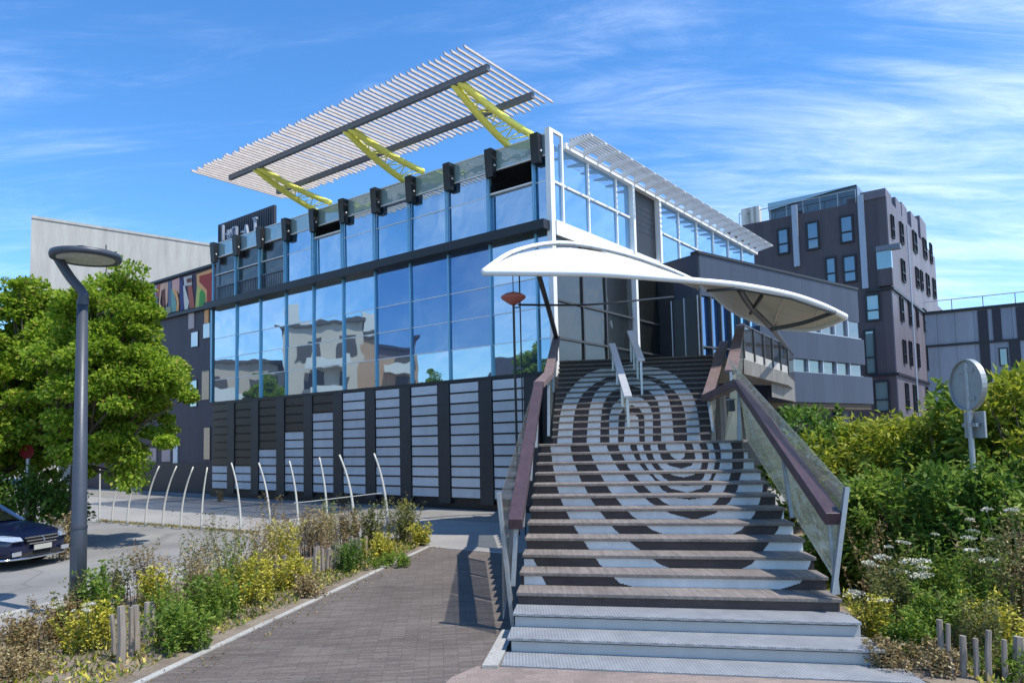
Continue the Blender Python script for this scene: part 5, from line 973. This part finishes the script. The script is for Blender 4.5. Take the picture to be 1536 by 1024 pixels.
for lab, px, py, hh, rr, mt in (('wispy weed leaning over the road kerb beside the lamp', 175, 905, .7, .3, 'leaf_olive'), ('dry stalks between the two front green bushes', 292, 925, .95, .35, 'leaf_dry'), ('thin green weed rising in front of the golden bushes', 345, 905, 1.0, .35, 'leaf_green'), ('pale tangle of stalks on the road side of the golden bushes', 375, 862, 1.05, .5, 'leaf_dry'),
    ('tawny weed rising out of the largest golden bush', 395, 880, 1.0, .4, 'leaf_dry'), ('green leafy weed right of the first picket fence', 250, 950, .62, .35, 'leaf_green'), ('low straw tuft on the path edge below the golden bushes', 465, 893, .35, .4, 'leaf_dry'), ('tall grey-brown stalks near the middle of the strip', 410, 838, 1.25, .45, 'leaf_rust'), ('green weed between the picket screen and the pale posts', 490, 815, .95, .45, 'leaf_green'), ('broad olive weed near the strip end, behind the small yellow bush', 585, 808, 1.05, .5, 'leaf_olive')):
    weed(lab, px, py, hh, rr, mt, 26, 46, .05, .38, group=GLf)
for lab, px_, Yy, hh, rr, mt in (('low dry weed at the corner of the metal steps', 1318, 7.15, .25, .3, 'leaf_dry'), ('pale straw weed in front of the right picket fence', 1385, 7.0, .28, .4, 'leaf_dry'), ('small green weed at the very bottom right corner', 1500, 6.75, .3, .4, 'leaf_green'), ('yellow-green spray hanging over the right picket fence', 1440, 7.35, .6, .35, 'leaf_olive')):
    weed(lab, px_, 0, hh, rr, mt, 34, 50, .045, .35, Y=Yy, group=GF)
for lab, px, py, hh in (('tuft of weeds at the foot of the building beside the last white panels', 605, 770, .45), ('reddish weeds against the plinth of the building', 515, 762, .55), ('tiny dry plant by the leftmost white panels', 330, 752, .55)):
    weed(lab, px, py, hh, .3, 'leaf_rust' if 'red' in lab or 'dry' in lab else 'leaf_yellow', 14, 26, .06, .4, group='weeds at the foot of the glass building')
# ground cover over the soil
def cover(name, polys_, n, mats, size):
    P = []
    for (p0, p1, p2, p3) in polys_:
        u, v_ = RNG.uniform(0, 1, (n, 1)), RNG.uniform(0, 1, (n, 1)); a, b_, c_, d_ = (np.array([p.x, p.y, 0]) for p in (p0, p1, p2, p3)); P.append((a*(1-u)+b_*u)*(1-v_)+(d_*(1-u)+c_*u)*v_)
    P = np.concatenate(P); D = RNG.normal(size=P.shape)*[.8, .8, .3]+[0, 0, .8]; v_, f_ = leafquads(P, D, size, .3, 0); tag(np_mesh(name, v_, f_, mats, None, RNG.integers(0, len(mats), len(f_))), kind='stuff')
cover('ground_cover', [(PL0-pd*3+pn*.25, PL1+pn*.2, at_z(600, 808), K1+kn*1.3)], 9000, ['leaf_dry', 'leaf_green', 'leaf_olive', 'leaf_yellow'], .08)
RS0, RS1 = SLp(-.5)+sper*4.2, SLp(14)+sper*4.0
sheet('planting_bed', [SLp(-1.6)+sper*4.22, SLp(.9)+sper*3.75, RS1, RS1+sdir*10, RS1+sdir*10+V((14, 0, 0)), RS0+V((14, -3, 0)), RS0+V((3, -4, 0))], -.003, 'soil')
cover('ground_cover', [(SLp(-1.4)+sper*4.35, RS1, RS1+V((5, 0, 0)), SLp(-2)+sper*9)], 18000, ['leaf_green', 'leaf_olive', 'leaf_dry', 'leaf_yellow'], .1)
cover('leaf_litter', [(PL0-pd*2-pn*.02, PL1-pn*.02, PL1-pn*.35, PL0-pd*2-pn*.5)], 260, ['leaf_dry', 'leaf_rust'], .045)
cover('grass', [(FA+fd*.2-V((0, .1, 0)), FB+fd*1.5, FB+fd*1.5+V((.1, .25, 0)), FA+V((.1, .25, 0)))], 2500, ['leaf_dry', 'leaf_olive'], .06)
# ------------------------------------------------------------------ picket stakes
def fence(label, stakes, h0=.5):
    f0 = at_z(*stakes[0][:2]); t = thing('palisade_fence', label, 'fence', f0, 'low split-stake fences in the planting')
    for x, y, yt, wpx in stakes:
        p = at_z(x, y); q = at_Y(x+random.uniform(-3.5, 3.5), yt+random.uniform(-3, 3), p.y); r = wpx/2/FPX*p.y; b = MB(); n = 6; m_ = p.lerp(q, .5)+V((random.uniform(-.01, .01), 0, 0)); b.tube([p-U*.1, m_, q], [r*1.05, r, r*.9], n); b.build('stake', 'stake', t)
    return t
fence('row of grey split stakes left of the path, nearest the street lamp', [(182, 992, 908, 13), (197, 985, 910, 8), (205, 978, 907, 12), (219, 965, 905, 9), (231, 955, 900, 9), (171, 985, 918, 7)])
fence('row of pale split stakes half sunk in the golden bushes', [(398, 880, 838, 9), (408, 876, 836, 8), (417, 872, 834, 8), (427, 868, 832, 9)])
fence('few thin grey stakes between the green and golden bushes', [(338, 906, 862, 8), (346, 902, 858, 7), (354, 898, 856, 8)])
fence('close-set grey stake screen beyond the golden bushes', [(x, 862-(x-472)*.33, 822-(x-472)*.12, 7) for x in range(472, 522, 6)])
fence('short stakes near the far end of the planting strip', [(x, 842-(x-530)*.4, 806, 6) for x in range(530, 552, 6)])
fence('row of weathered split stakes at the lower right corner', [(1411, 1008, 930, 9), (1420, 1010, 936, 7), (1427, 1012, 985, 7), (1443, 1014, 955, 10), (1465, 1018, 958, 8), (1484, 1020, 946, 9), (1509, 1022, 958, 8), (1527, 1020, 955, 15)])
